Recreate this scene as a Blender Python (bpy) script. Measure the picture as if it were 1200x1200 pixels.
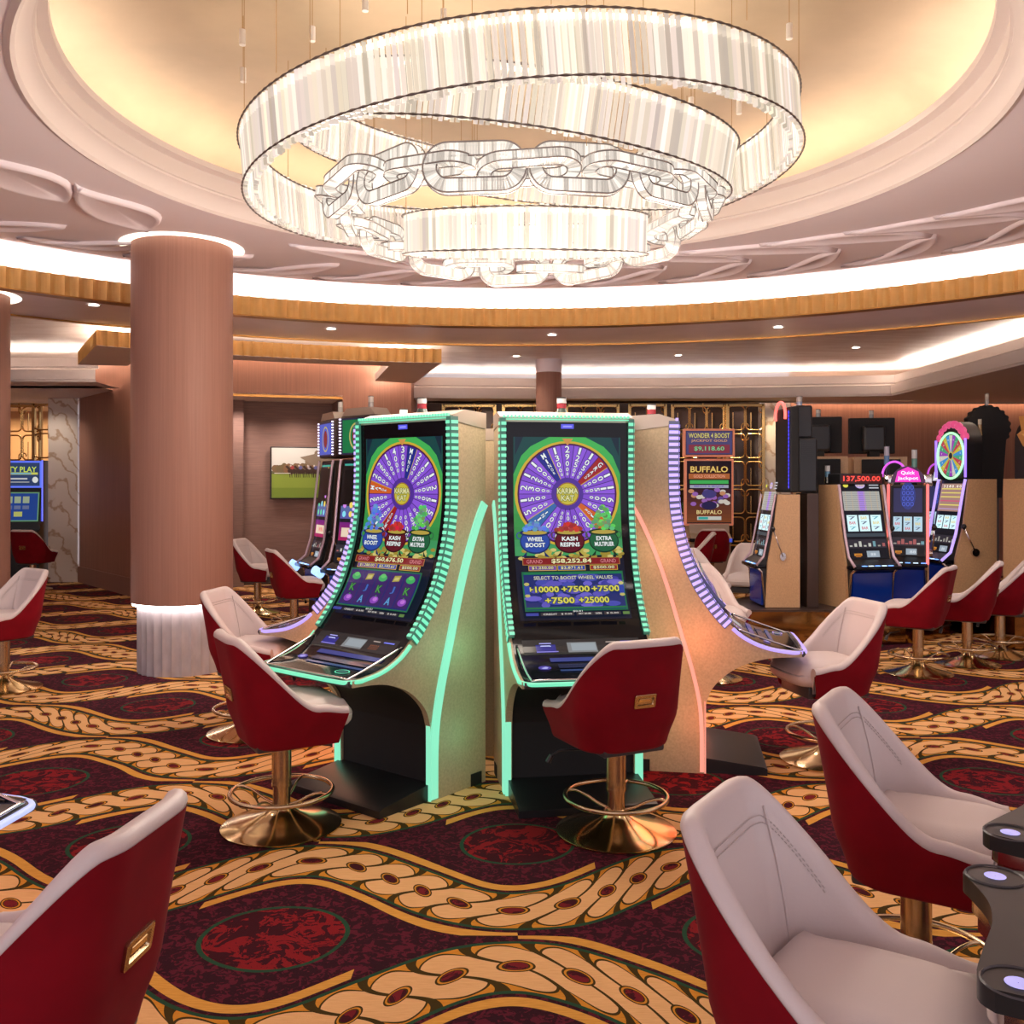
import bpy, bmesh, math, random
import numpy as np
from mathutils import Vector, Matrix
PI = math.pi
random.seed(7)
scene = bpy.context.scene
for o in list(bpy.data.objects):
    bpy.data.objects.remove(o)
COL = scene.collection

# ---------------------------------------------------------------- camera, world, exposure
cam_data = bpy.data.cameras.new('camera')
cam = bpy.data.objects.new('camera', cam_data)
COL.objects.link(cam)
cam.location = (0, 0, 1.6)
cam.rotation_euler = (PI / 2, 0, 0)
cam_data.sensor_fit = 'HORIZONTAL'
cam_data.sensor_width = 36.0
cam_data.lens = 36.0 * 1100 / 1200
cam_data.shift_y = -32 / 1200
cam_data.clip_start = 0.05
scene.camera = cam
world = bpy.data.worlds.new('world')
scene.world = world
world.use_nodes = True
bg = world.node_tree.nodes['Background']
bg.inputs[0].default_value = (0.97, 0.91, 1.0, 1)
bg.inputs[1].default_value = 1.18
vs = scene.view_settings
vs.view_transform = 'Standard'
vs.look = 'None'
vs.gamma = 1
vs.exposure = 0.1
vs.use_curve_mapping = False


def lamp(name, kind, loc, power, color=(1, .86, .72), size=.3, spot=None, blend=.6, rot=(0, 0, 0)):
    d = bpy.data.lights.new(name, kind)
    d.energy = power
    d.color = color
    if kind == 'AREA':
        d.shape = 'DISK'
        d.size = size
    elif kind == 'SPOT':
        d.spot_size = spot or 1.6
        d.spot_blend = blend
        d.shadow_soft_size = size
    else:
        d.shadow_soft_size = size
    o = bpy.data.objects.new(name, d)
    o.location = loc
    o.rotation_euler = rot
    COL.objects.link(o)
    return o


# fill spots over the gaming floor, added without fixtures to brighten carpet and stools
DOME = (0.05, 5.65)          # centre of the domed recess
RING = (0.10, 4.07)          # centre of the big ring soffit
for (x, y, z, p) in [(-1.9, 3.0, 3.6, 22), (1.9, 2.9, 3.6, 22), (-.2, 1.2, 3.6, 14), (-3.6, 4.8, 3.6, 75), (3.7, 4.7, 3.6, 75),
                     (-4.2, 7.6, 3.3, 60), (4.4, 7.4, 3.6, 95), (-1.6, 9.2, 3.6, 60), (1.7, 9.0, 3.6, 70), (6.6, 8.4, 2.98, 90),
                     (-7.0, 9.5, 3.3, 90), (-5.4, 6.2, 3.3, 70), (3.2, 11.6, 3.3, 80), (0.4, 12.4, 3.4, 60), (-2.6, 12.6, 3.3, 50)]:
    lamp('house_fill_spot', 'SPOT', (x, y, z), p * .46, (1, .90, .84), .12, 2.1, .8)
# chandelier light as unseen points below its rings, hung low to brighten the ceiling
for (x, y, z, p) in [(0.05, 4.9, 2.6, 72), (0.05, 6.4, 2.6, 72), (-.9, 5.65, 2.6, 72), (1.0, 5.65, 2.6, 72)]:
    lamp('chandelier_fill', 'POINT', (x, y, z), p, (1, .86, .72), .35)

# ---------------------------------------------------------------- node helpers
MATS = {}


def new_mat(name):
    m = bpy.data.materials.new(name)
    m.use_nodes = True
    nt = m.node_tree
    return m, nt, nt.nodes['Principled BSDF']


def mat(name, color, rough=.5, metal=0, emit=None, estr=0, coat=0, sheen=0, alpha=1, bump=None, vary=None, trans=0, spec=None):
    """plain principled material with small procedural colour variation and bump"""
    if name in MATS:
        return MATS[name]
    m, nt, b = new_mat(name)
    c = tuple(color) + (1,)
    b.inputs['Base Color'].default_value = c
    b.inputs['Roughness'].default_value = rough
    b.inputs['Metallic'].default_value = metal
    b.inputs['Coat Weight'].default_value = coat
    b.inputs['Coat Roughness'].default_value = .08
    b.inputs['Sheen Weight'].default_value = sheen
    b.inputs['Transmission Weight'].default_value = trans
    b.inputs['Alpha'].default_value = alpha
    if spec is not None:
        b.inputs['Specular IOR Level'].default_value = spec
    if emit:
        b.inputs['Emission Color'].default_value = tuple(emit) + (1,)
        b.inputs['Emission Strength'].default_value = estr
    if vary or bump:
        tc = nt.nodes.new('ShaderNodeTexCoord')
        mp = nt.nodes.new('ShaderNodeMapping')
        nt.links.new(tc.outputs['Object'], mp.inputs[0])
        sc = (vary or bump)[0]
        mp.inputs['Scale'].default_value = sc if isinstance(sc, tuple) else (sc, sc, sc)
        nz = nt.nodes.new('ShaderNodeTexNoise')
        nz.inputs['Scale'].default_value = 1
        nz.inputs['Detail'].default_value = 4
        nt.links.new(mp.outputs[0], nz.inputs['Vector'])
        if vary:
            rp = nt.nodes.new('ShaderNodeValToRGB')
            rp.color_ramp.elements[0].position = .3
            rp.color_ramp.elements[1].position = .7
            k = vary[1]
            c2 = vary[2] if len(vary) > 2 else tuple(v * (1 - k) for v in color)
            rp.color_ramp.elements[0].color = tuple(c2) + (1,)
            rp.color_ramp.elements[1].color = c
            nt.links.new(nz.outputs[0], rp.inputs[0])
            nt.links.new(rp.outputs[0], b.inputs['Base Color'])
        if bump:
            bp = nt.nodes.new('ShaderNodeBump')
            bp.inputs['Strength'].default_value = bump[1]
            bp.inputs['Distance'].default_value = .01
            if vary:
                mp2 = nt.nodes.new('ShaderNodeMapping')
                s2 = bump[0]
                mp2.inputs['Scale'].default_value = s2 if isinstance(s2, tuple) else (s2, s2, s2)
                nt.links.new(tc.outputs['Object'], mp2.inputs[0])
                nz2 = nt.nodes.new('ShaderNodeTexNoise')
                nz2.inputs['Scale'].default_value = 1
                nt.links.new(mp2.outputs[0], nz2.inputs['Vector'])
                nt.links.new(nz2.outputs[0], bp.inputs['Height'])
            else:
                nt.links.new(nz.outputs[0], bp.inputs['Height'])
            nt.links.new(bp.outputs[0], b.inputs['Normal'])
    MATS[name] = m
    return m


def glow(name, color, s, base=None):
    return mat(name, base or tuple(min(.8, c) for c in color), .4, 0, color, s)


class E:
    """tiny expression builder for shader maths"""
    nt = None

    def __init__(s, sock): s.s = sock

    @staticmethod
    def op(o, a, b=None, c=None):
        n = E.nt.nodes.new('ShaderNodeMath')
        n.operation = o
        for i, v in enumerate((a, b, c)):
            if v is None: continue
            if isinstance(v, E): E.nt.links.new(v.s, n.inputs[i])
            else: n.inputs[i].default_value = v
        return E(n.outputs[0])

    def __add__(a, b): return E.op('ADD', a, b)
    def __radd__(a, b): return E.op('ADD', b, a)
    def __sub__(a, b): return E.op('SUBTRACT', a, b)
    def __rsub__(a, b): return E.op('SUBTRACT', b, a)
    def __mul__(a, b): return E.op('MULTIPLY', a, b)
    def __rmul__(a, b): return E.op('MULTIPLY', b, a)
    def __truediv__(a, b): return E.op('DIVIDE', a, b)


def eabs(a): return E.op('ABSOLUTE', a)
def lt(a, b): return E.op('LESS_THAN', a, b)
def gt(a, b): return E.op('GREATER_THAN', a, b)
def emin(a, b): return E.op('MINIMUM', a, b)
def emax(a, b): return E.op('MAXIMUM', a, b)
def esqrt(a): return E.op('SQRT', a)
def esin(a): return E.op('SINE', a)
def ecos(a): return E.op('COSINE', a)
def band(a, lo, hi): return gt(a, lo) * lt(a, hi)
def pp(a, per):  # signed distance to nearest multiple of per
    return E.op('WRAP', a, per / 2, -per / 2)


def cmix(fac, a, b):
    n = E.nt.nodes.new('ShaderNodeMix')
    n.data_type = 'RGBA'
    E.nt.links.new(fac.s, n.inputs[0])
    for i, v in ((6, a), (7, b)):
        if isinstance(v, tuple): n.inputs[i].default_value = v + (1,)
        else: E.nt.links.new(v, n.inputs[i])
    return n.outputs[2]


def carpet_material():
    m, nt, b = new_mat('patterned_carpet')
    E.nt = nt
    tc = nt.nodes.new('ShaderNodeTexCoord')
    sp = nt.nodes.new('ShaderNodeSeparateXYZ')
    nt.links.new(tc.outputs['Object'], sp.inputs[0])
    X0, Y0 = E(sp.outputs[0]), E(sp.outputs[1])

    def noise(scale, detail=3, rough=.5, dist=0, aniso=None):
        n = nt.nodes.new('ShaderNodeTexNoise')
        n.inputs['Scale'].default_value = scale
        n.inputs['Detail'].default_value = detail
        n.inputs['Roughness'].default_value = rough
        n.inputs['Distortion'].default_value = dist
        if aniso:
            mp = nt.nodes.new('ShaderNodeMapping')
            mp.inputs['Scale'].default_value = aniso
            nt.links.new(tc.outputs['Object'], mp.inputs[0])
            nt.links.new(mp.outputs[0], n.inputs['Vector'])
        else:
            nt.links.new(tc.outputs['Object'], n.inputs['Vector'])
        return E(n.outputs[0])
    # light hand-drawn wobble
    w1 = noise(1.3, 1)
    X = X0 + (w1 - .5) * .10
    Y = Y0 + (noise(1.7, 1) - .5) * .06
    P, RS, A, HW = 1.72, .875, .232, .148
    kx = 2 * PI / P
    Xs, Ys = -.85, 3.32
    # eyes: nearest medallion on a checkerboard lattice
    dx1 = pp(X - Xs, P); dy1 = pp(Y - Ys, 2 * RS)
    dx2 = pp(X - Xs - P / 2, P); dy2 = pp(Y - Ys - RS, 2 * RS)
    r1 = esqrt(dx1 * dx1 + dy1 * dy1 * 1.15)
    r2 = esqrt(dx2 * dx2 + dy2 * dy2 * 1.15)
    # rope rows: row k at Ys+RS/2 + k RS, crest over the medallion of the row under it
    c = ecos((X - Xs) * kx)
    sl = esin((X - Xs) * kx) * (A * kx)
    corr = esqrt(1 + sl * sl)
    tA = pp(Y - (Ys + RS / 2) - c * A, 2 * RS) / corr
    tB = pp(Y - (Ys + 1.5 * RS) + c * A, 2 * RS) / corr
    aA, aB = eabs(tA), eabs(tB)
    useA = lt(aA, aB)
    t = tA * useA + tB * (1 - useA)
    at = eabs(t)
    # along-rope coordinate, stretched where the rope runs steeply
    s = (X - Xs) + esin((X - Xs) * (2 * kx)) * -.035
    lam = P / 10
    un = t / HW
    dirn = useA * 2 - 1
    unc = emin(emax(un, -1.0), 1.0)
    swirl = esin(unc * (PI / 2)) * (lam * .86) * dirn
    ls = pp(s - swirl, lam)
    edge = eabs(at - (HW - .010 - (1 - eabs(ls) / (lam / 2)) * (1 - eabs(ls) / (lam / 2)) * .060))
    line = emax(lt(eabs(ls) * (1.0 - unc * unc * .55), .0095), lt(edge, .0045))
    ds = pp(s, lam)
    dd = esqrt(ds * ds + t * t * 1.7)
    # colour stack
    maroon_n = noise(28, 3, .6, 1.2)
    red_n = noise(9, 4, .7, 1.5, (1, 1, 1))
    stre = noise(14, 2, .5, 0, (1.2, 14, 1))
    maroon = cmix(gt(maroon_n, .53), (.030, .006, .012), (.095, .010, .022))
    red = cmix(gt(red_n, .52), (.042, .005, .010), (.20, .010, .014))
    gold = cmix(stre, (.42, .17, .025), (.80, .43, .09))
    gold2 = cmix(stre, (.40, .15, .015), (.72, .31, .035))
    cream = cmix(stre, (.60, .32, .12), (.82, .49, .24))
    green = (.018, .060, .030)
    olive = (.050, .030, .006)
    col = maroon
    # gold stripes running in the dark band beside each rope
    above = gt(t, 0.0)
    sUp = useA * (1 - above)            # stripe over a medallion of the first kind
    lDn = useA * above
    lUp = (1 - useA) * (1 - above)
    sDn = (1 - useA) * above
    keep = sUp * gt(dx1, -.34) + lDn * lt(dx2, .34) + lUp * gt(dx2, -.34) + sDn * lt(dx1, .34)
    stripe = band(at, HW + .034, HW + .082) * gt(keep, .5)
    # medallions
    for r in (r1, r2):
        col = cmix(lt(r, .255), col, red)
        col = cmix(band(r, .243, .260), col, green)
    col = cmix(stripe, col, gold)
    # rope field
    col = cmix(lt(at, HW + .016), col, green)
    col = cmix(lt(at, HW), col, gold2)
    lsn = 1 - eabs(ls) / (lam / 2)
    lobes = lt(at, HW - .010 - lsn * lsn * .060)
    col = cmix(lobes, col, cream)
    # scalloped gold spandrels where neighbouring lobes meet the edge
    sc = eabs(pp(s - swirl + lam * .5, lam))
    col = cmix(line * lt(at, HW), col, olive)
    col = cmix(lt(dd, .050), col, olive)
    col = cmix(lt(dd, .043), col, gold2)
    col = cmix(lt(dd, .036), col, olive)
    col = cmix(lt(dd, .031), col, cmix(gt(red_n, .5), (.05, .006, .012), (.16, .012, .018)))
    nt.links.new(col, b.inputs['Base Color'])
    b.inputs['Roughness'].default_value = .95
    b.inputs['Specular IOR Level'].default_value = .1
    bp = nt.nodes.new('ShaderNodeBump')
    bp.inputs['Strength'].default_value = .35
    bp.inputs['Distance'].default_value = .004
    nt.links.new(noise(260, 2).s, bp.inputs['Height'])
    nt.links.new(bp.outputs[0], b.inputs['Normal'])
    return m


def attr_mat(name, strength, base=0.0, rough=.12, mixalpha=None):
    """colour comes from the mesh's own painted regions (screen pictures, printed art)"""
    m, nt, b = new_mat(name)
    a = nt.nodes.new('ShaderNodeAttribute')
    a.attribute_name = 'Col'
    if strength > 0:
        nt.links.new(a.outputs['Color'], b.inputs['Emission Color'])
        b.inputs['Emission Strength'].default_value = strength
    if base:
        nt.links.new(a.outputs['Color'], b.inputs['Base Color'])
    else:
        b.inputs['Base Color'].default_value = (.01, .01, .012, 1)
    b.inputs['Roughness'].default_value = rough
    b.inputs['Specular IOR Level'].default_value = .18
    MATS[name] = m
    return m


wood_c = (.36, .185, .138)
M_wood = mat('wood_veneer', wood_c, .5, spec=.2, vary=((70, 70, 1.1), .14), bump=((150, 150, 2), .08))
M_wood2 = mat('wall_veneer', (.42, .205, .142), .5, spec=.25, vary=((55, 55, .9), .22), bump=((120, 120, 2), .08))
M_wallp = mat('woven_wall_covering', (.28, .17, .14), .8, vary=((3, 3, 60), .25))
M_ceil = mat('ceiling_plaster', (.90, .83, .89), .55, bump=((30, 30, 30), .03))
M_crown = mat('crown_plaster', (.74, .66, .635), .6)
M_tray = mat('mottled_plaster', (.88, .80, .74), .30, vary=((1.6, 5, 2), .3, (.66, .54, .46)), bump=((20, 60, 20), .08))
M_soffit = mat('lacquered_plaster', (.90, .82, .90), .30, vary=((2, 2, 2), .12))
M_dome = mat('gold_leaf_plaster', (.60, .465, .31), .45, vary=((1.2, 1.2, 1.2), .3), bump=((12, 12, 12), .06))
M_flute = mat('fluted_bronze', (.72, .43, .14), .40, .3, vary=((6, 6, 6), .15))
M_goldline = mat('bronze_trim', (.45, .22, .06), .3, .8)
M_marb = None
M_brass = mat('brushed_brass', (.60, .45, .28), .24, 1.0, bump=((4, 4, 300), .04))
M_brass2 = mat('polished_brass', (.72, .54, .28), .16, 1.0)
M_red = mat('red_velvet', (.22, .002, .009), .9, spec=.15, sheen=.03, vary=((9, 9, 9), .2))
M_white = mat('white_leather', (.64, .545, .53), .46, bump=((220, 220, 220), .06))
M_stitch = mat('stitching_thread', (.52, .44, .42), .8)
M_black = mat('black_plastic', (.012, .012, .014), .35)
M_blackm = mat('matte_black_panel', (.008, .008, .009), .7)
M_gloss = mat('black_glass', (.006, .006, .010), .10, spec=.25)
M_tan = mat('tan_laminate', (.62, .385, .205), .42, vary=((60, 60, 60), .18))
M_chrome = mat('chrome', (.65, .62, .62), .12, 1.0)
M_dgrey = mat('dark_grey_plastic', (.05, .045, .05), .4)
M_beige = mat('speckled_beige_laminate', (.55, .43, .27), .42, vary=((90, 90, 90), .22))
M_brown = mat('dark_bronze_panel', (.06, .035, .028), .4, .3)
M_cap = mat('champagne_metal', (.55, .46, .38), .35, .5)
M_cove = glow('cove_light_strip', (1, .87, .76), 9)
M_cove2 = glow('wall_cove_light_strip', (1, .87, .76), 24)
M_down = glow('downlight_lens', (1, .90, .78), 12)
M_white_lamp = mat('white_enamel', (.8, .76, .72), .4)


def marble():
    m, nt, b = new_mat('veined_marble')
    tc = nt.nodes.new('ShaderNodeTexCoord')
    wv = nt.nodes.new('ShaderNodeTexWave')
    wv.wave_type = 'BANDS'
    wv.bands_direction = 'DIAGONAL'
    wv.inputs['Scale'].default_value = 1.6
    wv.inputs['Distortion'].default_value = 14
    wv.inputs['Detail'].default_value = 4
    wv.inputs['Detail Scale'].default_value = 1.2
    nt.links.new(tc.outputs['Object'], wv.inputs['Vector'])
    rp = nt.nodes.new('ShaderNodeValToRGB')
    e = rp.color_ramp.elements
    e[0].position = 0; e[0].color = (.44, .31, .22, 1)
    e[1].position = .16; e[1].color = (.66, .57, .50, 1)
    x = e.new(.5); x.color = (.66, .58, .52, 1)
    nt.links.new(wv.outputs[0], rp.inputs[0])
    nt.links.new(rp.outputs[0], b.inputs['Base Color'])
    b.inputs['Roughness'].default_value = .15
    return m


M_marb = marble()
M_carpet = carpet_material()

# ---------------------------------------------------------------- mesh helpers


class MB:
    def __init__(s):
        s.v = []; s.f = []; s.m = []; s.c = []

    def add(s, vs_, fs, mi=0, M=None, col=None):
        o = len(s.v)
        if M is not None:
            vs_ = [tuple(M @ Vector(p)) for p in vs_]
        s.v += [tuple(p) for p in vs_]
        for f in fs:
            s.f.append(tuple(i + o for i in f))
            s.m.append(mi)
            s.c.append(col or (1, 1, 1))
        return s

    def box(s, x0, x1, y0, y1, z0, z1, mi=0, M=None, col=None):
        v = [(x0, y0, z0), (x1, y0, z0), (x1, y1, z0), (x0, y1, z0), (x0, y0, z1), (x1, y0, z1), (x1, y1, z1), (x0, y1, z1)]
        f = [(0, 3, 2, 1), (4, 5, 6, 7), (0, 1, 5, 4), (1, 2, 6, 5), (2, 3, 7, 6), (3, 0, 4, 7)]
        return s.add(v, f, mi, M, col)

    def rbox(s, x0, x1, y0, y1, z0, z1, r=.01, seg=3, mi=0, M=None):
        bm = bmesh.new()
        bmesh.ops.create_cube(bm, size=1)
        for v in bm.verts:
            v.co = Vector(((x0 + x1) / 2 + v.co.x * (x1 - x0), (y0 + y1) / 2 + v.co.y * (y1 - y0), (z0 + z1) / 2 + v.co.z * (z1 - z0)))
        bmesh.ops.bevel(bm, geom=list(bm.edges), offset=r, segments=seg, affect='EDGES', profile=.5)
        vs_ = [tuple(v.co) for v in bm.verts]
        for i, v in enumerate(bm.verts): v.index = i
        fs = [tuple(v.index for v in f.verts) for f in bm.faces]
        bm.free()
        return s.add(vs_, fs, mi, M)

    def lathe(s, prof, n=32, mi=0, M=None, a0=0, a1=2 * PI, ctr=(0, 0)):
        full = abs(a1 - a0 - 2 * PI) < 1e-6
        k = n if full else n + 1
        v = []
        for i in range(k):
            a = a0 + (a1 - a0) * i / n
            for (r, z) in prof:
                v.append((ctr[0] + r * math.cos(a), ctr[1] + r * math.sin(a), z))
        m = len(prof)
        f = []
        for i in range(n):
            j = (i + 1) % k
            for q in range(m - 1):
                f.append((i * m + q, j * m + q, j * m + q + 1, i * m + q + 1))
        return s.add(v, f, mi, M)

    def tube(s, pts, r, n=8, mi=0, M=None, closed=False, caps=True):
        pts = [Vector(p) for p in pts]
        N = len(pts)
        v = []; f = []
        up = None
        for i, p in enumerate(pts):
            if closed: t = pts[(i + 1) % N] - pts[i - 1]
            else: t = pts[min(i + 1, N - 1)] - pts[max(i - 1, 0)]
            t.normalize()
            if up is None:
                up = Vector((0, 0, 1)) if abs(t.z) < .9 else Vector((1, 0, 0))
            a = t.cross(up)
            if a.length < 1e-5: a = t.cross(Vector((0, 1, 0)))
            a.normalize()
            b = a.cross(t).normalized()
            up = b
            rr = r[i] if isinstance(r, (list, tuple)) else r
            for k in range(n):
                an = 2 * PI * k / n
                v.append(p + a * rr * math.cos(an) + b * rr * math.sin(an))
        for i in range(N if closed else N - 1):
            j = (i + 1) % N
            for k in range(n):
                l = (k + 1) % n
                f.append((i * n + k, i * n + l, j * n + l, j * n + k))
        if caps and not closed:
            f.append(tuple(range(n))[::-1])
            f.append(tuple((N - 1) * n + k for k in range(n)))
        return s.add(v, f, mi, M)

    def cyl(s, x, y, z0, z1, r, n=24, mi=0, M=None, r1=None):
        r1 = r if r1 is None else r1
        return s.lathe([(0.0005, z0), (r, z0), (r1, z1), (.0005, z1)], n, mi, M, ctr=(x, y))

    def prism(s, poly, x0, x1, axis='x', mi=0, M=None):
        """poly of (a,b) extruded along axis; for 'x' a->y b->z; for 'z' a->x b->y; for 'y' a->x b->z"""
        n = len(poly)
        if axis == 'x': v = [(x0, a, b) for a, b in poly] + [(x1, a, b) for a, b in poly]
        elif axis == 'y': v = [(a, x0, b) for a, b in poly] + [(a, x1, b) for a, b in poly]
        else: v = [(a, b, x0) for a, b in poly] + [(a, b, x1) for a, b in poly]
        from mathutils.geometry import tessellate_polygon
        tris = tessellate_polygon([[Vector((a, b, 0)) for a, b in poly]])
        f = [tuple(t) for t in tris] + [tuple(i + n for i in t)[::-1] for t in tris]
        f += [(i, (i + 1) % n, (i + 1) % n + n, i + n) for i in range(n)]
        return s.add(v, f, mi, M)

    def build(s, name, mats, parent=None, smooth=None, color=False, fix=True):
        me = bpy.data.meshes.new(name)
        me.from_pydata(s.v, [], s.f)
        if not isinstance(mats, (list, tuple)): mats = [mats]
        for m in mats: me.materials.append(m)
        if len(mats) > 1: me.polygons.foreach_set('material_index', s.m)
        if color:
            ca = me.color_attributes.new('Col', 'FLOAT_COLOR', 'CORNER')
            arr = []
            for p, c in zip(me.polygons, s.c):
                arr += [c[0], c[1], c[2], 1.0] * p.loop_total
            ca.data.foreach_set('color', arr)
        if fix and not color:
            bm = bmesh.new(); bm.from_mesh(me)
            bmesh.ops.recalc_face_normals(bm, faces=bm.faces)
            bm.to_mesh(me); bm.free()
        if smooth:
            me.polygons.foreach_set('use_smooth', [True] * len(me.polygons))
            if smooth is not True:
                me.set_sharp_from_angle(angle=math.radians(smooth))
        me.update()
        o = bpy.data.objects.new(name, me)
        COL.objects.link(o)
        if parent: o.parent = parent
        return o


def tag(o, label=None, cat=None, group=None, kind=None):
    if label: o['label'] = label
    if cat: o['category'] = cat
    if group: o['group'] = group
    if kind: o['kind'] = kind
    return o


def struct(o):
    o['kind'] = 'structure'
    return o


def empty(name, loc, rz=0):
    o = bpy.data.objects.new(name, None)
    o.empty_display_size = .1
    o.location = loc
    o.rotation_euler = (0, 0, rz)
    COL.objects.link(o)
    return o


def kids(o): return [c for c in ALLK.get(o.name, [])]


ALLK = {}


def copy_tree(o, parent=None, swap=None):
    c = o.copy()
    COL.objects.link(c)
    c.parent = parent
    for ch in [k for k in bpy.data.objects if k.parent == o]:
        copy_tree(ch, c)
    return c


def R(d): return math.radians(d)


def cmr(pts, n=6):
    """Catmull-Rom through 2D/3D points"""
    out = []
    P_ = [pts[0]] + list(pts) + [pts[-1]]
    for i in range(1, len(P_) - 2):
        p0, p1, p2, p3 = [np.array(P_[i + k], float) for k in (-1, 0, 1, 2)]
        for k in range(n):
            t = k / n
            out.append(tuple(.5 * ((2 * p1) + (p2 - p0) * t + (2 * p0 - 5 * p1 + 4 * p2 - p3) * t * t + (3 * p1 - p0 - 3 * p2 + p3) * t ** 3)))
    out.append(tuple(map(float, pts[-1])))
    return out


# ---------------------------------------------------------------- screen painting
_glyph = {}


def glyphs(txt, bold=0.0):
    k = (txt, bold)
    if k in _glyph: return _glyph[k]
    cu = bpy.data.curves.new('t', 'FONT')
    cu.body = txt
    cu.size = 1
    cu.resolution_u = 2
    cu.offset = bold
    cu.align_x = 'LEFT'
    ob = bpy.data.objects.new('t', cu)
    COL.objects.link(ob)
    dg = bpy.context.evaluated_depsgraph_get()
    dg.update()
    me = ob.evaluated_get(dg).to_mesh()
    me.calc_loop_triangles()
    vs_ = [(v.co.x, v.co.y) for v in me.vertices]
    tr = [tuple(t.vertices) for t in me.loop_triangles]
    bpy.data.objects.remove(ob)
    bpy.data.curves.remove(cu)
    if vs_:
        xs = [v[0] for v in vs_]; ys = [v[1] for v in vs_]
        bb = (min(xs), min(ys), max(xs), max(ys))
    else: bb = (0, 0, 1, 1)
    _glyph[k] = (vs_, tr, bb)
    return _glyph[k]


def clipv(poly, v0, v1):
    for lim, sgn in ((v0, 1), (v1, -1)):
        out = []
        n = len(poly)
        for i in range(n):
            a, b = poly[i], poly[(i + 1) % n]
            da, db = (a[1] - lim) * sgn, (b[1] - lim) * sgn
            if da >= 0: out.append(a)
            if (da > 0 and db < 0) or (da < 0 and db > 0):
                t = da / (da - db)
                out.append((a[0] + (b[0] - a[0]) * t, lim))
        poly = out
        if len(poly) < 3: return []
    return poly


class Paint:
    """draws flat coloured shapes in (u,v) metres on a screen; mapf(u,v,h) gives the 3D point h above the glass"""

    def __init__(s, mapf, strip=None):
        s.mb = MB(); s.map = mapf; s.strip = strip; s.k = 0

    def poly(s, pts, col, lift=True):
        if lift: s.k += 1
        h = s.k * .00012
        s._p(pts, col, h)

    def _p(s, pts, col, h):
        if s.strip:
            lo = math.floor(min(p[1] for p in pts) / s.strip + 1e-6)
            hi = math.ceil(max(p[1] for p in pts) / s.strip - 1e-6)
            for q in range(lo, max(hi, lo + 1)):
                c = clipv(list(pts), q * s.strip, (q + 1) * s.strip) if hi - lo > 1 else list(pts)
                if len(c) >= 3:
                    s.mb.add([s.map(a, b, h) for a, b in c], [tuple(range(len(c)))], 0, None, col)
        else:
            s.mb.add([s.map(a, b, h) for a, b in pts], [tuple(range(len(pts)))], 0, None, col)

    def rect(s, x0, y0, x1, y1, col): s.poly([(x0, y0), (x1, y0), (x1, y1), (x0, y1)], col)

    def ell(s, cx, cy, rx, ry, col, n=28, a0=0, a1=2 * PI):
        s.poly([(cx + rx * math.cos(a0 + (a1 - a0) * i / n), cy + ry * math.sin(a0 + (a1 - a0) * i / n)) for i in range(n)], col)

    def ring(s, cx, cy, rx, ry, w, col, n=40):
        s.k += 1
        for i in range(n):
            a, b = 2 * PI * i / n, 2 * PI * (i + 1) / n
            s._p([(cx + rx * math.cos(a), cy + ry * math.sin(a)), (cx + rx * math.cos(b), cy + ry * math.sin(b)),
                  (cx + (rx - w) * math.cos(b), cy + (ry - w) * math.sin(b)), (cx + (rx - w) * math.cos(a), cy + (ry - w) * math.sin(a))], col, s.k * .00012)

    def grad(s, x0, y0, x1, y1, c0, c1, n=8):
        s.k += 1
        for i in range(n):
            t = (i + .5) / n
            s._p([(x0, y0 + (y1 - y0) * i / n), (x1, y0 + (y1 - y0) * i / n), (x1, y0 + (y1 - y0) * (i + 1) / n), (x0, y0 + (y1 - y0) * (i + 1) / n)],
                 tuple(a + (b - a) * t for a, b in zip(c0, c1)), s.k * .00012)

    def text(s, txt, cx, cy, h, col, w=None, rot=0, outline=None, ow=.06, bold=.015):
        g0 = glyphs(txt, bold)
        bb = g0[2]
        sy = h / max(bb[3] - bb[1], .35)
        sx = (w / (bb[2] - bb[0])) if w else sy
        mx, my = (bb[0] + bb[2]) / 2, (bb[1] + bb[3]) / 2
        ca, sa = math.cos(rot), math.sin(rot)
        for (b_, c_) in (((bold + ow), outline), (bold, col)):
            if c_ is None: continue
            g = glyphs(txt, b_)
            s.k += 1
            P_ = []
            for (x, y) in g[0]:
                x, y = (x - mx) * sx, (y - my) * sy
                P_.append((cx + x * ca - y * sa, cy + x * sa + y * ca))
            for t in g[1]:
                s._p([P_[i] for i in t], c_, s.k * .00012)

    def build(s, name, m, parent): return s.mb.build(name, m, parent, color=True)


def flatmap(cx, y, cz, tilt=0):
    """flat screen centred at local (cx, y, cz) facing -Y, leaning back by tilt"""
    ct, st = math.cos(tilt), math.sin(tilt)
    return lambda u, v, h: (cx + u, y - h * ct + v * st, cz + v * ct + h * st)


M_screen = attr_mat('lit_screen', 1.0)
M_screen2 = attr_mat('bright_lit_screen', 1.5)
M_print = attr_mat('self_lit_print', .25, base=1, rough=.4)  # print also emits some of its own colour, glowing without a lamp
# ================================================================ THE ROOM
fl = MB()
fl.add([(-12, -3, 0), (12, -3, 0), (12, 19, 0), (-12, 19, 0)], [(0, 1, 2, 3)])
struct(fl.build('floor', M_carpet, fix=False))


def circ(c, r, n=96, z=0):
    return [(c[0] + r * math.cos(2 * PI * i / n), c[1] + r * math.sin(2 * PI * i / n), z) for i in range(n)]


def loft(mb, rings, mi=0):
    n = len(rings[0])
    v = [p for r in rings for p in r]
    f = []
    for k in range(len(rings) - 1):
        for i in range(n):
            j = (i + 1) % n
            f.append((k * n + i, k * n + j, (k + 1) * n + j, (k + 1) * n + i))
    mb.add(v, f, mi)


NR = 144
CZ = 3.66
RO = 2.72
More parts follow.
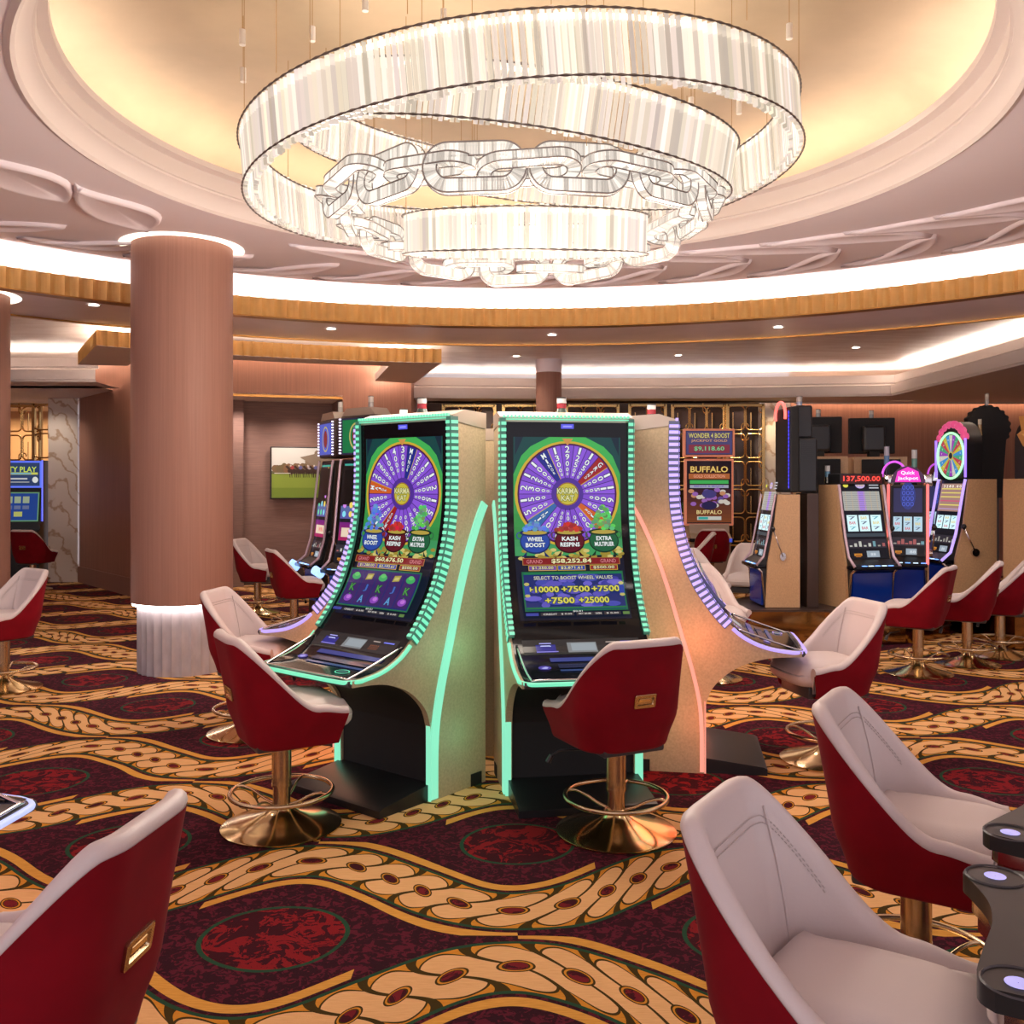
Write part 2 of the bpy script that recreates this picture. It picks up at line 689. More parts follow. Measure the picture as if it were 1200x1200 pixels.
# main ceiling between dome opening and the ring, curling up into the cove
mb = MB()
rings = [circ(DOME, RO, NR, CZ)]
for t in (.25, .5, .75):
    a, b_ = circ(DOME, RO, NR, CZ), circ(RING, 5.6, NR, CZ)
    rings.append([tuple(p * (1 - t) + q * t for p, q in zip(u, v)) for u, v in zip(a, b_)])
for r, z in ((5.6, CZ), (5.8, CZ + .012), (6.0, CZ + .045), (6.2, CZ + .10), (6.4, CZ + .16), (6.55, CZ + .19), (6.62, CZ + .19), (6.62, 3.49)):
    rings.append(circ(RING, r, NR, z))
loft(mb, rings)
struct(mb.build('ceiling', M_ceil, smooth=40))

# crown moulding round the dome opening
mb = MB()
prof = [(RO + .02, CZ - .004), (RO - .01, CZ - .018), (RO - .03, CZ + .0), (RO - .045, CZ + .05), (RO - .075, CZ + .085), (RO - .10, CZ + .10), (RO - .10, CZ + .115),
        (RO - .115, CZ + .12), (RO - .12, CZ + .17), (RO - .11, CZ + .235), (RO - .14, CZ + .24), (RO - .17, CZ + .245), (RO - .175, CZ + .285), (RO - .15, CZ + .29), (RO + .02, CZ + .27)]
mb.lathe(prof, NR, ctr=DOME)
struct(mb.build('trim_1', M_crown, smooth=30))
# cove floor + strip hidden behind the crown lip
mb = MB()
mb.lathe([(RO - .15, CZ + .27), (RO + .26, CZ + .27), (RO + .26, CZ + .35), (RO + .22, CZ + .46), (RO + .10, CZ + .58), (RO - .1, CZ + .66), (RO - .4, CZ + .70), (RO - .8, CZ + .72), (.01, CZ + .72)], NR, ctr=DOME)
struct(mb.build('ceiling', M_dome, smooth=60))
mb = MB()
mb.lathe([(RO - .06, CZ + .285), (RO + .03, CZ + .285), (RO + .03, CZ + .30), (RO - .06, CZ + .30), (RO - .06, CZ + .285)], NR, ctr=DOME)
struct(mb.build('trim_2', glow('dome_cove_strip', (1, .85, .72), 10)))

# ring: fluted bronze band (concave flutes), its shelf and light strip


def fluted_path(path, z0, z1, pitch, depth, name, m, parent=None, closed=False, nsub=4):
    """path: dense list of (x,y); flutes carved to the left of travel"""
    P_ = [Vector((p[0], p[1])) for p in path]
    seg = [0]
    for a, b_ in zip(P_, P_[1:]): seg.append(seg[-1] + (b_ - a).length)
    L = seg[-1]
    n = max(2, int(round(L / pitch)))
    out = []
    qi = 0
    for i in range(n * nsub + 1):
        s_ = L * i / (n * nsub)
        while qi < len(seg) - 2 and seg[qi + 1] < s_: qi += 1
        t = (s_ - seg[qi]) / max(seg[qi + 1] - seg[qi], 1e-9)
        p = P_[qi].lerp(P_[qi + 1], t)
        d = (P_[qi + 1] - P_[qi]).normalized()
        nn = Vector((-d.y, d.x))
        ph = (i % nsub) / nsub
        out.append(p + nn * (depth * math.sin(PI * ph)))
    mb = MB()
    v = []
    for p in out: v += [(p.x, p.y, z0), (p.x, p.y, z1)]
    f = [(2 * i, 2 * i + 2, 2 * i + 3, 2 * i + 1) for i in range(len(out) - 1)]
    mb.add(v, f)
    return mb.build(name, m, parent, fix=False)


rp = [(RING[0] + 6.27 * math.cos(-2 * PI * i / 720), RING[1] + 6.27 * math.sin(-2 * PI * i / 720)) for i in range(721)]
struct(fluted_path(rp, 3.35, 3.545, .125, .045, 'trim_3', M_flute, nsub=6))
mb = MB()
mb.lathe([(6.262, 3.352), (6.262, 3.340), (6.40, 3.340)], NR, ctr=RING)
mb.lathe([(6.33, 3.49), (6.33, 3.545), (6.30, 3.545)], NR, ctr=RING)
mb.lathe([(6.33, 3.49), (6.62, 3.49)], NR, ctr=RING)
struct(mb.build('trim_4', M_goldline))
mb = MB()
mb.lathe([(6.40, 3.495), (6.52, 3.495), (6.52, 3.51), (6.40, 3.51), (6.40, 3.495)], NR, ctr=RING)
struct(mb.build('trim_5', M_cove))
# soffit
mb = MB()
mb.lathe([(6.30, 3.345), (7.64, 3.345), (7.64, 3.40), (7.64, 3.52)], NR, ctr=RING)
struct(mb.build('ceiling', M_soffit, smooth=30))
mb = MB()
mb.lathe([(7.60, 3.344), (7.60, 3.328), (7.66, 3.328), (7.66, 3.375), (7.64, 3.375)], NR, ctr=RING)
struct(mb.build('trim_6', M_goldline))

# outer tray ceiling
mb = MB()
a, b_ = circ(RING, 7.63, NR, 3.5), []
for i in range(NR):
    an = 2 * PI * i / NR
    k = 30
    b_.append((RING[0] + k * math.cos(an), RING[1] + k * math.sin(an), 3.5))
# clip outward to the room rectangle
XA, XB, YA, YB = -11.5, 11.5, -2.9, 17.0
bb = []
for (x, y, z) in b_:
    dx, dy = x - RING[0], y - RING[1]
    t = min([((XB if dx > 0 else XA) - RING[0]) / dx if abs(dx) > 1e-6 else 9, ((YB if dy > 0 else YA) - RING[1]) / dy if abs(dy) > 1e-6 else 9])
    if math.hypot(dx, dy) * t < 7.7: t = 7.7 / math.hypot(dx, dy)
    bb.append((RING[0] + dx * t, RING[1] + dy * t, 3.5))
loft(mb, [a, bb])
struct(mb.build('ceiling', M_tray))

# stepped crown of the perimeter (lower ceiling z 3.02) : path of its lip


def sweep(path, prof, name, m, closed=False, smooth=None):
    """prof: (outward offset, z); outward = right of travel"""
    n = len(path)
    rings = []
    P_ = [Vector((p[0], p[1])) for p in path]
    for i in range(n):
        d0 = (P_[i] - P_[i - 1]).normalized() if i > 0 else (P_[1] - P_[0]).normalized()
        d1 = (P_[i + 1] - P_[i]).normalized() if i < n - 1 else d0
        n0, n1 = Vector((d0.y, -d0.x)), Vector((d1.y, -d1.x))
        b_ = (n0 + n1).normalized()
        k = 1 / max(.3, b_.dot(n1))
        rings.append([(P_[i].x + b_.x * o * k, P_[i].y + b_.y * o * k, z) for o, z in prof])
    m_ = len(prof)
    mb = MB()
    v = [p for r in rings for p in r]
    f = [(i * m_ + q, (i + 1) * m_ + q, (i + 1) * m_ + q + 1, i * m_ + q + 1) for i in range(n - 1) for q in range(m_ - 1)]
    mb.add(v, f)
    return mb.build(name, m, smooth=smooth)


# travel right-to-left along the back so that "right of travel" points into the hidden cove
crown = [(5.95, 3.0), (6.05, 15.0), (3.6, 15.35), (.5, 15.5), (-1.75, 15.3)]
crownL = [(-5.75, 12.95), (-11.4, 12.75)]
cprof = [(.9, 3.02), (.18, 3.02), (.02, 3.02), (.02, 3.05), (.0, 3.05), (.0, 3.19), (.05, 3.20), (.12, 3.22), (.12, 3.235), (.10, 3.24), (.10, 3.365), (.16, 3.37), (.16, 3.33), (.55, 3.33)]
cr = [(x, y) for x, y in crown]
struct(sweep(cr[::-1], [(-a, z) for a, z in cprof], 'trim_7', M_crown))
struct(sweep(crownL[::-1], [(-a, z) for a, z in cprof], 'trim_8', M_crown))
# light strips on the crown ledges
struct(sweep(cr[::-1], [(-.22, 3.335), (-.32, 3.335), (-.32, 3.35), (-.22, 3.35)], 'trim_9', M_cove2))
struct(sweep(crownL[::-1], [(-.22, 3.335), (-.32, 3.335), (-.32, 3.35), (-.22, 3.35)], 'trim_10', M_cove2))
# lowered perimeter ceiling behind the crowns
mb = MB()
mb.add([(6.8, 3, 3.025), (11.5, 3, 3.025), (11.5, 16.28, 3.025), (6.8, 16.28, 3.025)], [(0, 1, 2, 3)])
mb.add([(-1.75, 15.9, 3.02), (6.9, 15.9, 3.02), (6.9, 16.28, 3.02), (-1.75, 16.28, 3.02)], [(0, 1, 2, 3)])
mb.add([(-11.4, 13.5, 3.02), (-6.0, 13.5, 3.02), (-6.0, 16.6, 3.02), (-11.4, 16.6, 3.02)], [(0, 1, 2, 3)])
struct(mb.build('ceiling', M_crown))

# back wall: screens niche, marble piers, veneered stretch with a wash light
BY = 16.5
mb = MB()
mb.box(4.9, 11.6, BY, BY + .1, 0, 3.5)
struct(mb.build('wall_back', M_wood2))
mb = MB()
mb.box(-1.6, 4.45, BY + .35, BY + .4, 0, 3.1)
struct(mb.build('wall_back', mat('smoked_mirror', (.10, .07, .06), .12, .7)))
mb = MB()
mb.box(4.42, 4.86, BY - .12, BY + .35, 0, 3.05)
struct(mb.build('trim_11', M_marb))
mb = MB()
mb.box(4.9, 11.5, BY - .24, BY - .20, 3.0, 3.10)
struct(mb.build('trim_12', M_cap))
mb = MB()
mb.box(4.9, 11.5, BY - .13, BY - .07, 3.06, 3.075)
struct(mb.build('trim_13', glow('wall_wash_strip', (1, .68, .46), 11)))
# right wall
mb = MB()
mb.box(11.5, 11.6, 3, BY, 0, 3.5)
struct(mb.build('wall_right', M_wood2))

# left veneered block with alcove
A0 = Vector((-5.37, 13.35)); B0 = Vector((-1.57, 14.62)); L0 = Vector((-7.12, 15.45))


def wallseg(p, q, z0, z1, th=.08):
    d = (q - p).normalized(); n = Vector((-d.y, d.x)) * th
    mb = MB()
    mb.prism([(p.x, p.y), (q.x, q.y), (q.x + n.x, q.y + n.y), (p.x + n.x, p.y + n.y)], z0, z1, 'z')
    return mb


o1 = A0.lerp(B0, .24); o2 = A0.lerp(B0, .735)
struct(wallseg(L0, A0, 0, 3.5).build('wall_left', M_wood2))
mb = wallseg(A0, o1, 0, 3.5)
w2 = wallseg(o2, B0, 0, 3.5); mb.add(w2.v, w2.f)
w3 = wallseg(o1, o2, 2.92, 3.5); mb.add(w3.v, w3.f)
w4 = wallseg(B0, B0 + Vector((-.1, 2.2)), 0, 3.5); mb.add(w4.v, w4.f)
struct(mb.build('wall_front', M_wood2))
# alcove
dd_ = (B0 - A0).normalized(); nn_ = Vector((-dd_.y, dd_.x))
mb = wallseg(o1 + nn_ * 1.15 - dd_ * .3, o2 + nn_ * 1.15 + dd_ * .3, 0, 2.95)
struct(mb.build('wall_alcove', M_wallp))
mb = wallseg(o1 + dd_ * .58 + nn_ * .95, o1 + dd_ * .58 + nn_ * 1.15, 0, 2.93, .01)
w = wallseg(o1 + nn_ * .95 - dd_ * .02, o1 + dd_ * .58 + nn_ * .95, 0, 2.93, .05); mb.add(w.v, w.f)
w = wallseg(o1 + nn_ * .08, o1 + nn_ * 1.15, 0, 2.93, .05); mb.add(w.v, w.f)
w = wallseg(o2 + nn_ * 1.15, o2 + nn_ * .08, 0, 2.93, .05); mb.add(w.v, w.f)
struct(mb.build('wall_alcove', M_wallp))
mb = MB()
q = [o1, o2, o2 + nn_ * 1.2, o1 + nn_ * 1.2]
mb.prism([(p.x, p.y) for p in q], 2.93, 2.96, 'z')
struct(mb.build('ceiling', M_crown))
struct(wallseg(o1 + nn_ * -.012, o2 + nn_ * -.012, 2.90, 2.935, .03).build('trim_14', M_goldline))
mb = wallseg(o1 + nn_ * 1.13, o2 + nn_ * 1.13, 0, .28, .02)
struct(mb.build('baseboard_alcove', M_brown))
struct(wallseg(L0 + Vector((-.02, -.02)), A0 + Vector((-.012, -.012)), 0, .26, .02).build('baseboard_left', M_wood))

# marble pier at the left with lit edge and the passage
mb = MB()
mb.box(-7.62, -7.14, 15.42, 15.9, 0, 3.05)
struct(mb.build('trim_15', M_marb))
mb = MB(); mb.box(-11.5, -7.1, 18.2, 18.3, 0, 3.5)
struct(mb.build('wall_passage', mat('warm_painted_wall', (.62, .42, .25), .6)))
lamp('passage_light', 'AREA', (-9.3, 17.2, 2.9), 50, (1, .66, .36), 1.0)
mb = MB(); mb.box(-11.6, -11.5, 3, 18.3, 0, 3.5)
struct(mb.build('wall_left', M_wood2))
mb = MB(); mb.add([(-11.5, 16.4, 3.02), (-7.1, 16.4, 3.02), (-7.1, 18.3, 3.02), (-11.5, 18.3, 3.02)], [(0, 1, 2, 3)])
struct(mb.build('ceiling', M_crown))

# floating fluted canopy edge in front of the veneered block
can = []
for i in range(61):
    a = R(126.5) + (R(97.2) - R(126.5)) * i / 60
    can.append((RING[0] + 7.97 * math.cos(a), RING[1] + 7.97 * math.sin(a)))
left_ret = [(-5.62, 12.15), can[0]]
right_ret = [can[-1], (-1.5, 14.4)]
cpath = left_ret[:1] + can + right_ret[1:]
struct(fluted_path(cpath[1:-1], 3.155, 3.335, .118, .034, 'trim_17', M_flute, nsub=6))
struct(fluted_path(cpath[:2], 3.155, 3.335, .118, .034, 'trim_18', M_flute, nsub=6))
struct(sweep(cpath, [(-.045, 3.335), (-.045, 3.17), (.0, 3.153), (-.60, 3.175), (-.60, 3.28), (-.58, 3.28), (-.58, 3.19), (-.055, 3.18), (-.055, 3.335), (-.045, 3.335)], 'trim_19', M_crown))
struct(sweep(cpath, [(-.38, 3.25), (-.54, 3.25), (-.54, 3.265), (-.38, 3.265), (-.38, 3.25)], 'trim_20', glow('canopy_cove_strip', (1, .87, .76), 22)))
# wash strips at the head of the veneered walls
for nm, p, q in (('trim_21', L0, A0), ('trim_22', A0, B0)):
    d = (q - p).normalized(); n = Vector((d.y, -d.x))
    mb = MB()
    a, b_, c, e = p + n * .10, q + n * .10, q + n * .16, p + n * .16
    mb.prism([(a.x, a.y), (b_.x, b_.y), (c.x, c.y), (e.x, e.y)], 3.47, 3.485, 'z')
    struct(mb.build(nm, glow('wall_wash_soft', (1, .74, .56), 8)))

# ---------------------------------------------------------------- ceiling relief leaves


def leaf_mesh(outline, h=.045, w=.10):
    """outline (x,y) ccw; raised body with a rolled border, hanging below z=0"""
    P_ = [Vector(p) for p in outline]
    n = len(P_)
    c = sum(P_, Vector((0, 0))) / n
    rings = []
    for off, z in ((0, .002), (.12, -h * .55), (.32, -h), (.55, -h * .72), (1.0, -h * .25)):
        ring = []
        for i in range(n):
            t = (P_[(i + 1) % n] - P_[i - 1]).normalized()
            nn = Vector((-t.y, t.x))
            if off == 1.0:
                ring.append((P_[i] + nn * w))
            else:
                ring.append(P_[i] + nn * w * off)
        rings.append([(p.x, p.y, z) for p in ring])
    mb = MB()
    loft(mb, rings)
    # centre fill
    last = rings[-1]
    o = len(mb.v)
    mb.v.append((c.x, c.y, -h * .12))
    for i in range(n):
        mb.f.append((o - n + i, o - n + (i + 1) % n, o)); mb.m.append(0); mb.c.append((1, 1, 1))
    return mb


def leaf_outline(L, W, bend=0, tipc=.25, n=14):
    up, dn = [], []
    for i in range(n + 1):
        t = i / n
        x = -L / 2 + L * t
        f = (math.sin(PI * t ** .75)) ** 1.15 if 0 < t < 1 else 0
        b = bend * math.sin(PI * t * 1.0) + tipc * W * (t ** 5)
        up.append((x, b + W * .62 * f)); dn.append((x, b - W * .38 * f))
    return dn[:-1] + up[::-1][:-1]


_lv = {}
leafn = 23


def place_leaf(kind, r, ang, rot, c=RING, sc=1.0, flip=1):
    global leafn
    if (kind, flip) not in _lv:
        if kind == 'long': ol = leaf_outline(1.38, .32, .09, .5)
        elif kind == 'wave': ol = leaf_outline(1.15, .26, -.13, .8)
        else: ol = leaf_outline(1.12, .52, 0.03, .4)
        if flip < 0: ol = [(x, -y) for x, y in ol][::-1]
        mb = leaf_mesh(ol, .032 if kind != 'fat' else .042, .07 if kind != 'fat' else .09)
        o = mb.build('trim_%d' % leafn, M_ceil, smooth=True)
        _lv[(kind, flip)] = o
    else:
        o = _lv[(kind, flip)].copy(); COL.objects.link(o); o.name = 'trim_%d' % leafn
    leafn += 1
    o['kind'] = 'structure'
    a = R(ang)
    o.location = (c[0] + r * math.cos(a), c[1] + r * math.sin(a), CZ - .001)
    o.rotation_euler = (0, 0, a + PI / 2 + R(rot))
    o.scale = (sc, sc, 1)


# the swag: long pointed leaves with a waving shoot beneath each, round the rim
for a in range(-8, 190, 9):
    fat = 116 < a < 156
    if not fat:
        place_leaf('long', 4.72, a, 16)
    place_leaf('wave', 5.33, a - 3, -42)
for (x, y, r_) in ((-3.05, 7.0, -104), (-3.40, 6.25, -112), (-3.62, 5.4, -118)):
    a = math.degrees(math.atan2(y - RING[1], x - RING[0])); r = math.hypot(x - RING[0], y - RING[1])
    place_leaf('fat', r, a, r_ - a - 90)

# ---------------------------------------------------------------- columns
cn = [0]


def column(x, y, r, zt, label, ztop_open=True, plinth=True, halo=True):
    t = empty('round_column', (x, y, 0))
    tag(t, label, 'column')
    mb = MB()
    mb.lathe([(r - .002, .60), (r, .60), (r, zt + .02)], 64)
    mb.lathe([(.01, .60), (r, .60)], 64)
    mb.build('shaft', M_wood, t, smooth=40)
    if plinth:
        mb = MB()
        n = 30
        prof = []
        for i in range(n * 6):
            a = 2 * PI * i / (n * 6)
            rr = (r - .05) - .014 * abs(math.sin(a * n / 2)) ** .7 + .0
            prof.append((rr * math.cos(a), rr * math.sin(a)))
        mb.prism(prof, 0, .575, 'z')
        mb.build('fluted_plinth', mat('pale_fluted_stone', (.46, .41, .43), .5, vary=((14, 14, 6), .2)), t, smooth=30)
        mb = MB()
        mb.lathe([(r - .05, .577), (r - .012, .577), (r - .012, .590), (r - .05, .590), (r - .05, .577)], 64)
        mb.build('plinth_light', glow('plinth_light_strip', (1, .92, .88), 16), t)
    if halo:
        mb = MB()
        mb.lathe([(r + .005, zt + .001 - .002), (r + .095, zt - .002), (r + .095, zt - .008), (r + .005, zt - .008), (r + .005, zt - .002)], 64)
        mb.build('ceiling_halo_light', glow('halo_light', (1, .86, .70), 2.0), t)
    return t


column(-2.86, 8.15, .42, CZ, 'wide wood-clad round column on a glowing fluted plinth left of the curved slot machines')
column(-5.07, 8.6, .42, 3.35, 'wood-clad round column cut off by the left edge of the photo', halo=True)
c_ = empty('round_column', (.56, 14.3, 0))
tag(c_, 'slim distant wood column rising behind the pair of curved slot machines', 'column')
mb = MB(); mb.lathe([(.195, 0), (.195, 3.5)], 40); mb.build('shaft', M_wood, c_, smooth=40)
mb = MB(); mb.lathe([(.20, 3.30), (.20, 3.5)], 40); mb.build('collar', M_soffit, c_, smooth=40)

# ---------------------------------------------------------------- downlights
dl = None


def downlight(x, y, z, label, grp=None, s=1):
    t = empty('downlight', (x, y, z))
    tag(t, label, 'ceiling light', grp)
    mb = MB(); mb.lathe([(.048, -.004), (.066, -.006), (.070, .0), (.048, .0)], 28); mb.build('trim_ring', M_white_lamp, t, smooth=40)
    mb = MB(); mb.lathe([(.001, -.002), (.050, -.002)], 24); mb.build('lens', M_down, t)
    lamp('downlight_beam', 'SPOT', (x, y, z - .02), 26 * s, (1, .88, .74), .05, 2.0, .7)


def on_plane(px, py, z):
    Y = 1100 * (z - 1.6) / (568 - py)
    return ((px - 600) / 1100 * Y, Y)


for px, py, z, lab in ((110, 357, 3.345, 'small round downlight in the grey soffit left of the big column'),
                       (388, 385, 3.345, 'small round downlight in the soffit just right of the big column'),
                       (647, 392, 3.345, 'small round downlight in the soffit above the slim far column'),
                       (912, 383, 3.345, 'small round downlight in the soffit above the marble pier'),
                       (1003, 407, 3.5, 'small round downlight in the mottled tray ceiling at right, near the corner of the crown'),
                       (605, 417, 3.5, 'faint round downlight in the mottled tray ceiling left of the slim far column'),
                       (795, 416, 3.5, 'faint round downlight in the mottled tray ceiling above the gold lattice screens'),
                       (195, 91, 4.372, 'round downlight glowing in the gold dome, left of the chandelier'),
                       (1037, 70, 4.372, 'round downlight glowing in the gold dome, right of the chandelier')):
    x, y = on_plane(px, py, z)
    downlight(x, y, z - .003, lab)

# ---------------------------------------------------------------- gold lattice screens


def rr_path(w, h, r, n=6):
    out = []
    for cx, cy, a0 in ((w / 2 - r, h / 2 - r, 0), (-w / 2 + r, h / 2 - r, 90), (-w / 2 + r, -h / 2 + r, 180), (w / 2 - r, -h / 2 + r, 270)):
        for i in range(n + 1):
            a = R(a0 + 90 * i / n); out.append((cx + r * math.cos(a), cy + r * math.sin(a)))
    return out


M_latt = mat('antique_gold_tube', (.70, .48, .20), .25, .95)


def lattice(x0, y0, w, z0, z1, label, rz=0, cols=2):
    t = empty('lattice_screen', (x0, y0, 0), rz)
    tag(t, label, 'screen', 'gold lattice screens')
    mb = MB()
    for x in (-w / 2, w / 2): mb.box(x - .025, x + .025, -.03, .03, z0, z1)
    mb.box(-w / 2, w / 2, -.03, .03, z1 - .04, z1); mb.box(-w / 2, w / 2, -.03, .03, z0, z0 + .04)
    mb.build('frame', M_latt, t)
    mb = MB()
    ch = .46; n = int((z1 - z0) / ch)
    ch = (z1 - z0) / n
    cw = w / cols
    for i in range(n):
        for j in range(cols):
            cx = -w / 2 + cw * (j + .5); cz = z0 + ch * (i + .5)
            mb.tube([(cx + a, 0, cz + b) for a, b in rr_path(cw * .92, ch * .86, .07, 4)], .014, 6, closed=True)
            if (i + j) % 2 == 0:
                mb.tube([(cx + cw * .5 + a * .8, .02, cz + ch * .5 + b) for a, b in rr_path(cw * .5, ch * .62, .06, 4) if abs(cx + cw * .5 + a * .8) < w / 2], .012, 6)
            mb.tube([(cx - cw * .18, .01, cz - ch * .43), (cx - cw * .18, .01, cz + ch * .2)], .010, 5)
    mb.build('lattice', M_latt, t)
    return t


lattice(4.05, 16.3, .62, .1, 3.0, 'tall gold lattice screen next to the marble pier on the back wall', cols=2)
lattice(3.25, 16.4, .90, .1, 3.0, 'tall gold lattice screen behind the single far slot machine with orange game title', cols=3)
lattice(2.35, 16.3, .62, .1, 3.0, 'tall gold lattice screen seen beside the purple-edged curved slot machine', cols=2)
lattice(1.4, 16.4, .90, .1, 3.0, 'gold lattice screen just visible above the middle curved slot machine, right part', cols=3)
lattice(.3, 16.4, .90, .1, 3.0, 'gold lattice screen peeking out above the gap beside the middle curved slot machine', cols=3)
lattice(-.75, 16.4, .90, .1, 3.0, 'gold lattice screen peeking out between the two green-lit curved slot machines', cols=3)
lattice(-8.75, 16.45, .98, 1.0, 3.0, 'gold lattice screen above the poker machine at the far left', cols=3)
lattice(-8.1, 16.2, .30, .1, 3.0, 'narrow gold lattice screen beside the left marble pier', cols=1)

for xx in (-.7, .4, 1.5, 2.5, 3.4, 4.2, 4.64):  # last spot is added to brighten the marble pier
    lamp('screen_pier_grazer', 'SPOT', (xx, 15.98, 2.98), 26, (1, .78, .5), .05, 2.0, .8, rot=(R(14), 0, 0))

# picture on alcove wall
pc = o1.lerp(o2, .76) + nn_ * 1.12
ang = math.atan2(dd_.y, dd_.x)
t = empty('horse_race_picture', (pc.x - .0, pc.y - .02, 1.79), ang)
tag(t, 'framed picture of horses racing over green grass on the alcove wall', 'picture')
W_, H_ = .98, .80
mb = MB()
mb.rbox(-W_ / 2 - .02, W_ / 2 + .02, -.05, 0, -H_ / 2 - .02, H_ / 2 + .02, .008, 2)
mb.build('frame', M_black, t)
P = Paint(flatmap(0, -.052, 0))
P.rect(-W_ / 2, -H_ / 2, W_ / 2, H_ / 2, (.55, .55, .50))
P.rect(-W_ / 2, -H_ / 2, W_ / 2, -.02, (.20, .27, .04))
P.rect(-W_ / 2, -H_ / 2, W_ / 2, -.24, (.15, .22, .03))
P.rect(-W_ / 2, -.02, W_ / 2, .03, (.11, .10, .05))
for i in range(26):
    x = -W_ / 2 + .05 + i * .036; P.ell(x, .05 + random.random() * .06, .05, .05 + random.random() * .04, (.13 + random.random() * .06, .10, .05))
for i in range(12):
    P.ell(.12 + i * .03, .18 + .02 * i + random.random() * .05, .09, .06, (.20, .15, .10))
P.poly([(-.05, .25), (.49, .38), (.49, .05), (.2, .1)], (.22, .17, .12))
for cx in (-.17, -.04, .10, .20):
    P.ell(cx, .03, .075, .04, (.045, .025, .018)); P.poly([(cx - .05, .04), (cx - .11, .10), (cx - .08, .12), (cx - .02, .06)], (.045, .025, .018))
    for q in (-.05, -.02, .03, .055): P.poly([(cx + q, .03), (cx + q + .012, .03), (cx + q + .02, -.075), (cx + q + .01, -.075)], (.04, .02, .015))
    P.ell(cx, .085, .03, .03, random.choice([(.35, .3, .3), (.1, .1, .25), (.3, .05, .05)])); P.ell(cx - .025, .115, .014, .014, (.5, .45, .4))
P.rect(-.45, -.01, -.20, -.002, (.6, .6, .55))
P.build('picture', M_print, t)

for (x_, y_, p_) in ((3.0, 8.3, 45), (4.4, 8.2, 55), (5.6, 8.6, 45), (7.6, 13.5, 60)):  # more fixtureless spots, added to brighten the right-hand machines and wall
    lamp('house_fill_spot', 'SPOT', (x_, y_, 3.0 if x_ > 7 else 3.33), p_ * .7, (1, .86, .74), .12, 2.1, .8)

for k_ in (.25, .7):  # unseen spots added inside the alcove to brighten its back wall
    q_ = o1.lerp(o2, k_) + nn_ * .62
    lamp('alcove_fill_spot', 'SPOT', (q_.x, q_.y, 2.9), 75, (1, .80, .70), .1, 2.4, .9)
lamp('pier_light', 'SPOT', (-7.5, 14.9, 3.0), 40, (1, .86, .72), .1, 2.2, .9, rot=(R(10), 0, 0))
# ================================================================ CHANDELIER
chx, chy = DOME[0], 5.62
ch = empty('chandelier', (chx, chy, CZ + .71))
tag(ch, 'huge crystal chandelier of tilted rings and a crystal chain hanging under the gold dome', 'chandelier')
m, nt, b = new_mat('crystal_prisms')
a = nt.nodes.new('ShaderNodeAttribute'); a.attribute_name = 'Col'
b.inputs['Base Color'].default_value = (.20, .18, .16, 1)
b.inputs['Roughness'].default_value = .12
nt.links.new(a.outputs['Color'], b.inputs['Emission Color'])
b.inputs['Emission Strength'].default_value = 1.0
b.inputs['Alpha'].default_value = .80
M_crys = m
M_rail = mat('beaded_dark_rail', (.16, .13, .12), .35, .6)


def tiltmat(x, y, z, tx, ty):
    return Matrix.Translation((x, y, z)) @ Matrix.Rotation(tx, 4, 'X') @ Matrix.Rotation(ty, 4, 'Y')


def crystal_ring(r, h, z, tx, ty, name, n, lum=1.0, cx=0, cy=0):
    M = tiltmat(cx, cy, z - ch.location.z, tx, ty)
    mb = MB()
    rnd = random.Random(n)
    for row, (rr, dz) in enumerate(((r, 0), (r - .055, .01))):
        for i in range(n):
            a0 = 2 * PI * (i + .1) / n; a1 = 2 * PI * (i + .86) / n; am = (a0 + a1) / 2
            top = h / 2 + rnd.uniform(-.004, .012) + dz; bot = -h / 2 + rnd.uniform(-.012, .004)
            pts = [((rr - .010) * math.cos(a0), (rr - .010) * math.sin(a0)), ((rr + .012) * math.cos(am), (rr + .012) * math.sin(am)), ((rr - .010) * math.cos(a1), (rr - .010) * math.sin(a1))]
            k = lum * rnd.choice([.62, .85, .95, 1.05, 1.15, 1.45])
            c = (k * 1.0, k * (.85 + rnd.uniform(-.03, .03)), k * (.68 + rnd.uniform(-.04, .10)))
            v = [(x, y, bot) for x, y in pts] + [(x, y, bot + (top - bot) * .82) for x, y in pts] + [(x, y, top) for x, y in pts]
            c2 = tuple(q * 1.25 for q in c)
            mb.add(v, [(0, 1, 4, 3), (1, 2, 5, 4), (2, 0, 3, 5), (2, 1, 0)], 0, M, c)
            mb.add(v, [(3, 4, 7, 6), (4, 5, 8, 7), (5, 3, 6, 8), (6, 7, 8)], 0, M, c2)
    o = mb.build(name, M_crys, ch, color=True)
    mb = MB()
    N = 120
    N = n
    for rr, zz in ((r + .02, h / 2), (r + .02, -h / 2 - .004), (r - .075, h / 2)):
        mb.tube([(rr * math.cos(2 * PI * i / N), rr * math.sin(2 * PI * i / N), zz) for i in range(N)], [.0075 if i % 2 else .0035 for i in range(N)], 5, M=M, closed=True)
    mb.build('rail', M_rail, o, smooth=True)
    # led channel inside
    mb = MB()
    mb.lathe([(r - .045, h / 2 - .02), (r - .02, h / 2 - .02), (r - .02, h / 2 - .005), (r - .045, h / 2 - .005), (r - .045, h / 2 - .02)], 120, M=M)
    mb.build('led_channel', glow('chandelier_led', (1, .82, .60), 3), o)
    return o


H0 = 1.6
crystal_ring(1.60, .285, H0 + 1.925, R(1.5), R(-4.7), 'crystal_band', 330, .62, cx=.0)
crystal_ring(1.27, .26, H0 + 2.02, R(9.2), R(7.2), 'crystal_band', 260, .70, cx=-.02)
crystal_ring(.71, .215, H0 + 1.49, R(11.5), R(0), 'crystal_band', 150, .80, cx=.03, cy=.0)

# chain of crystal links


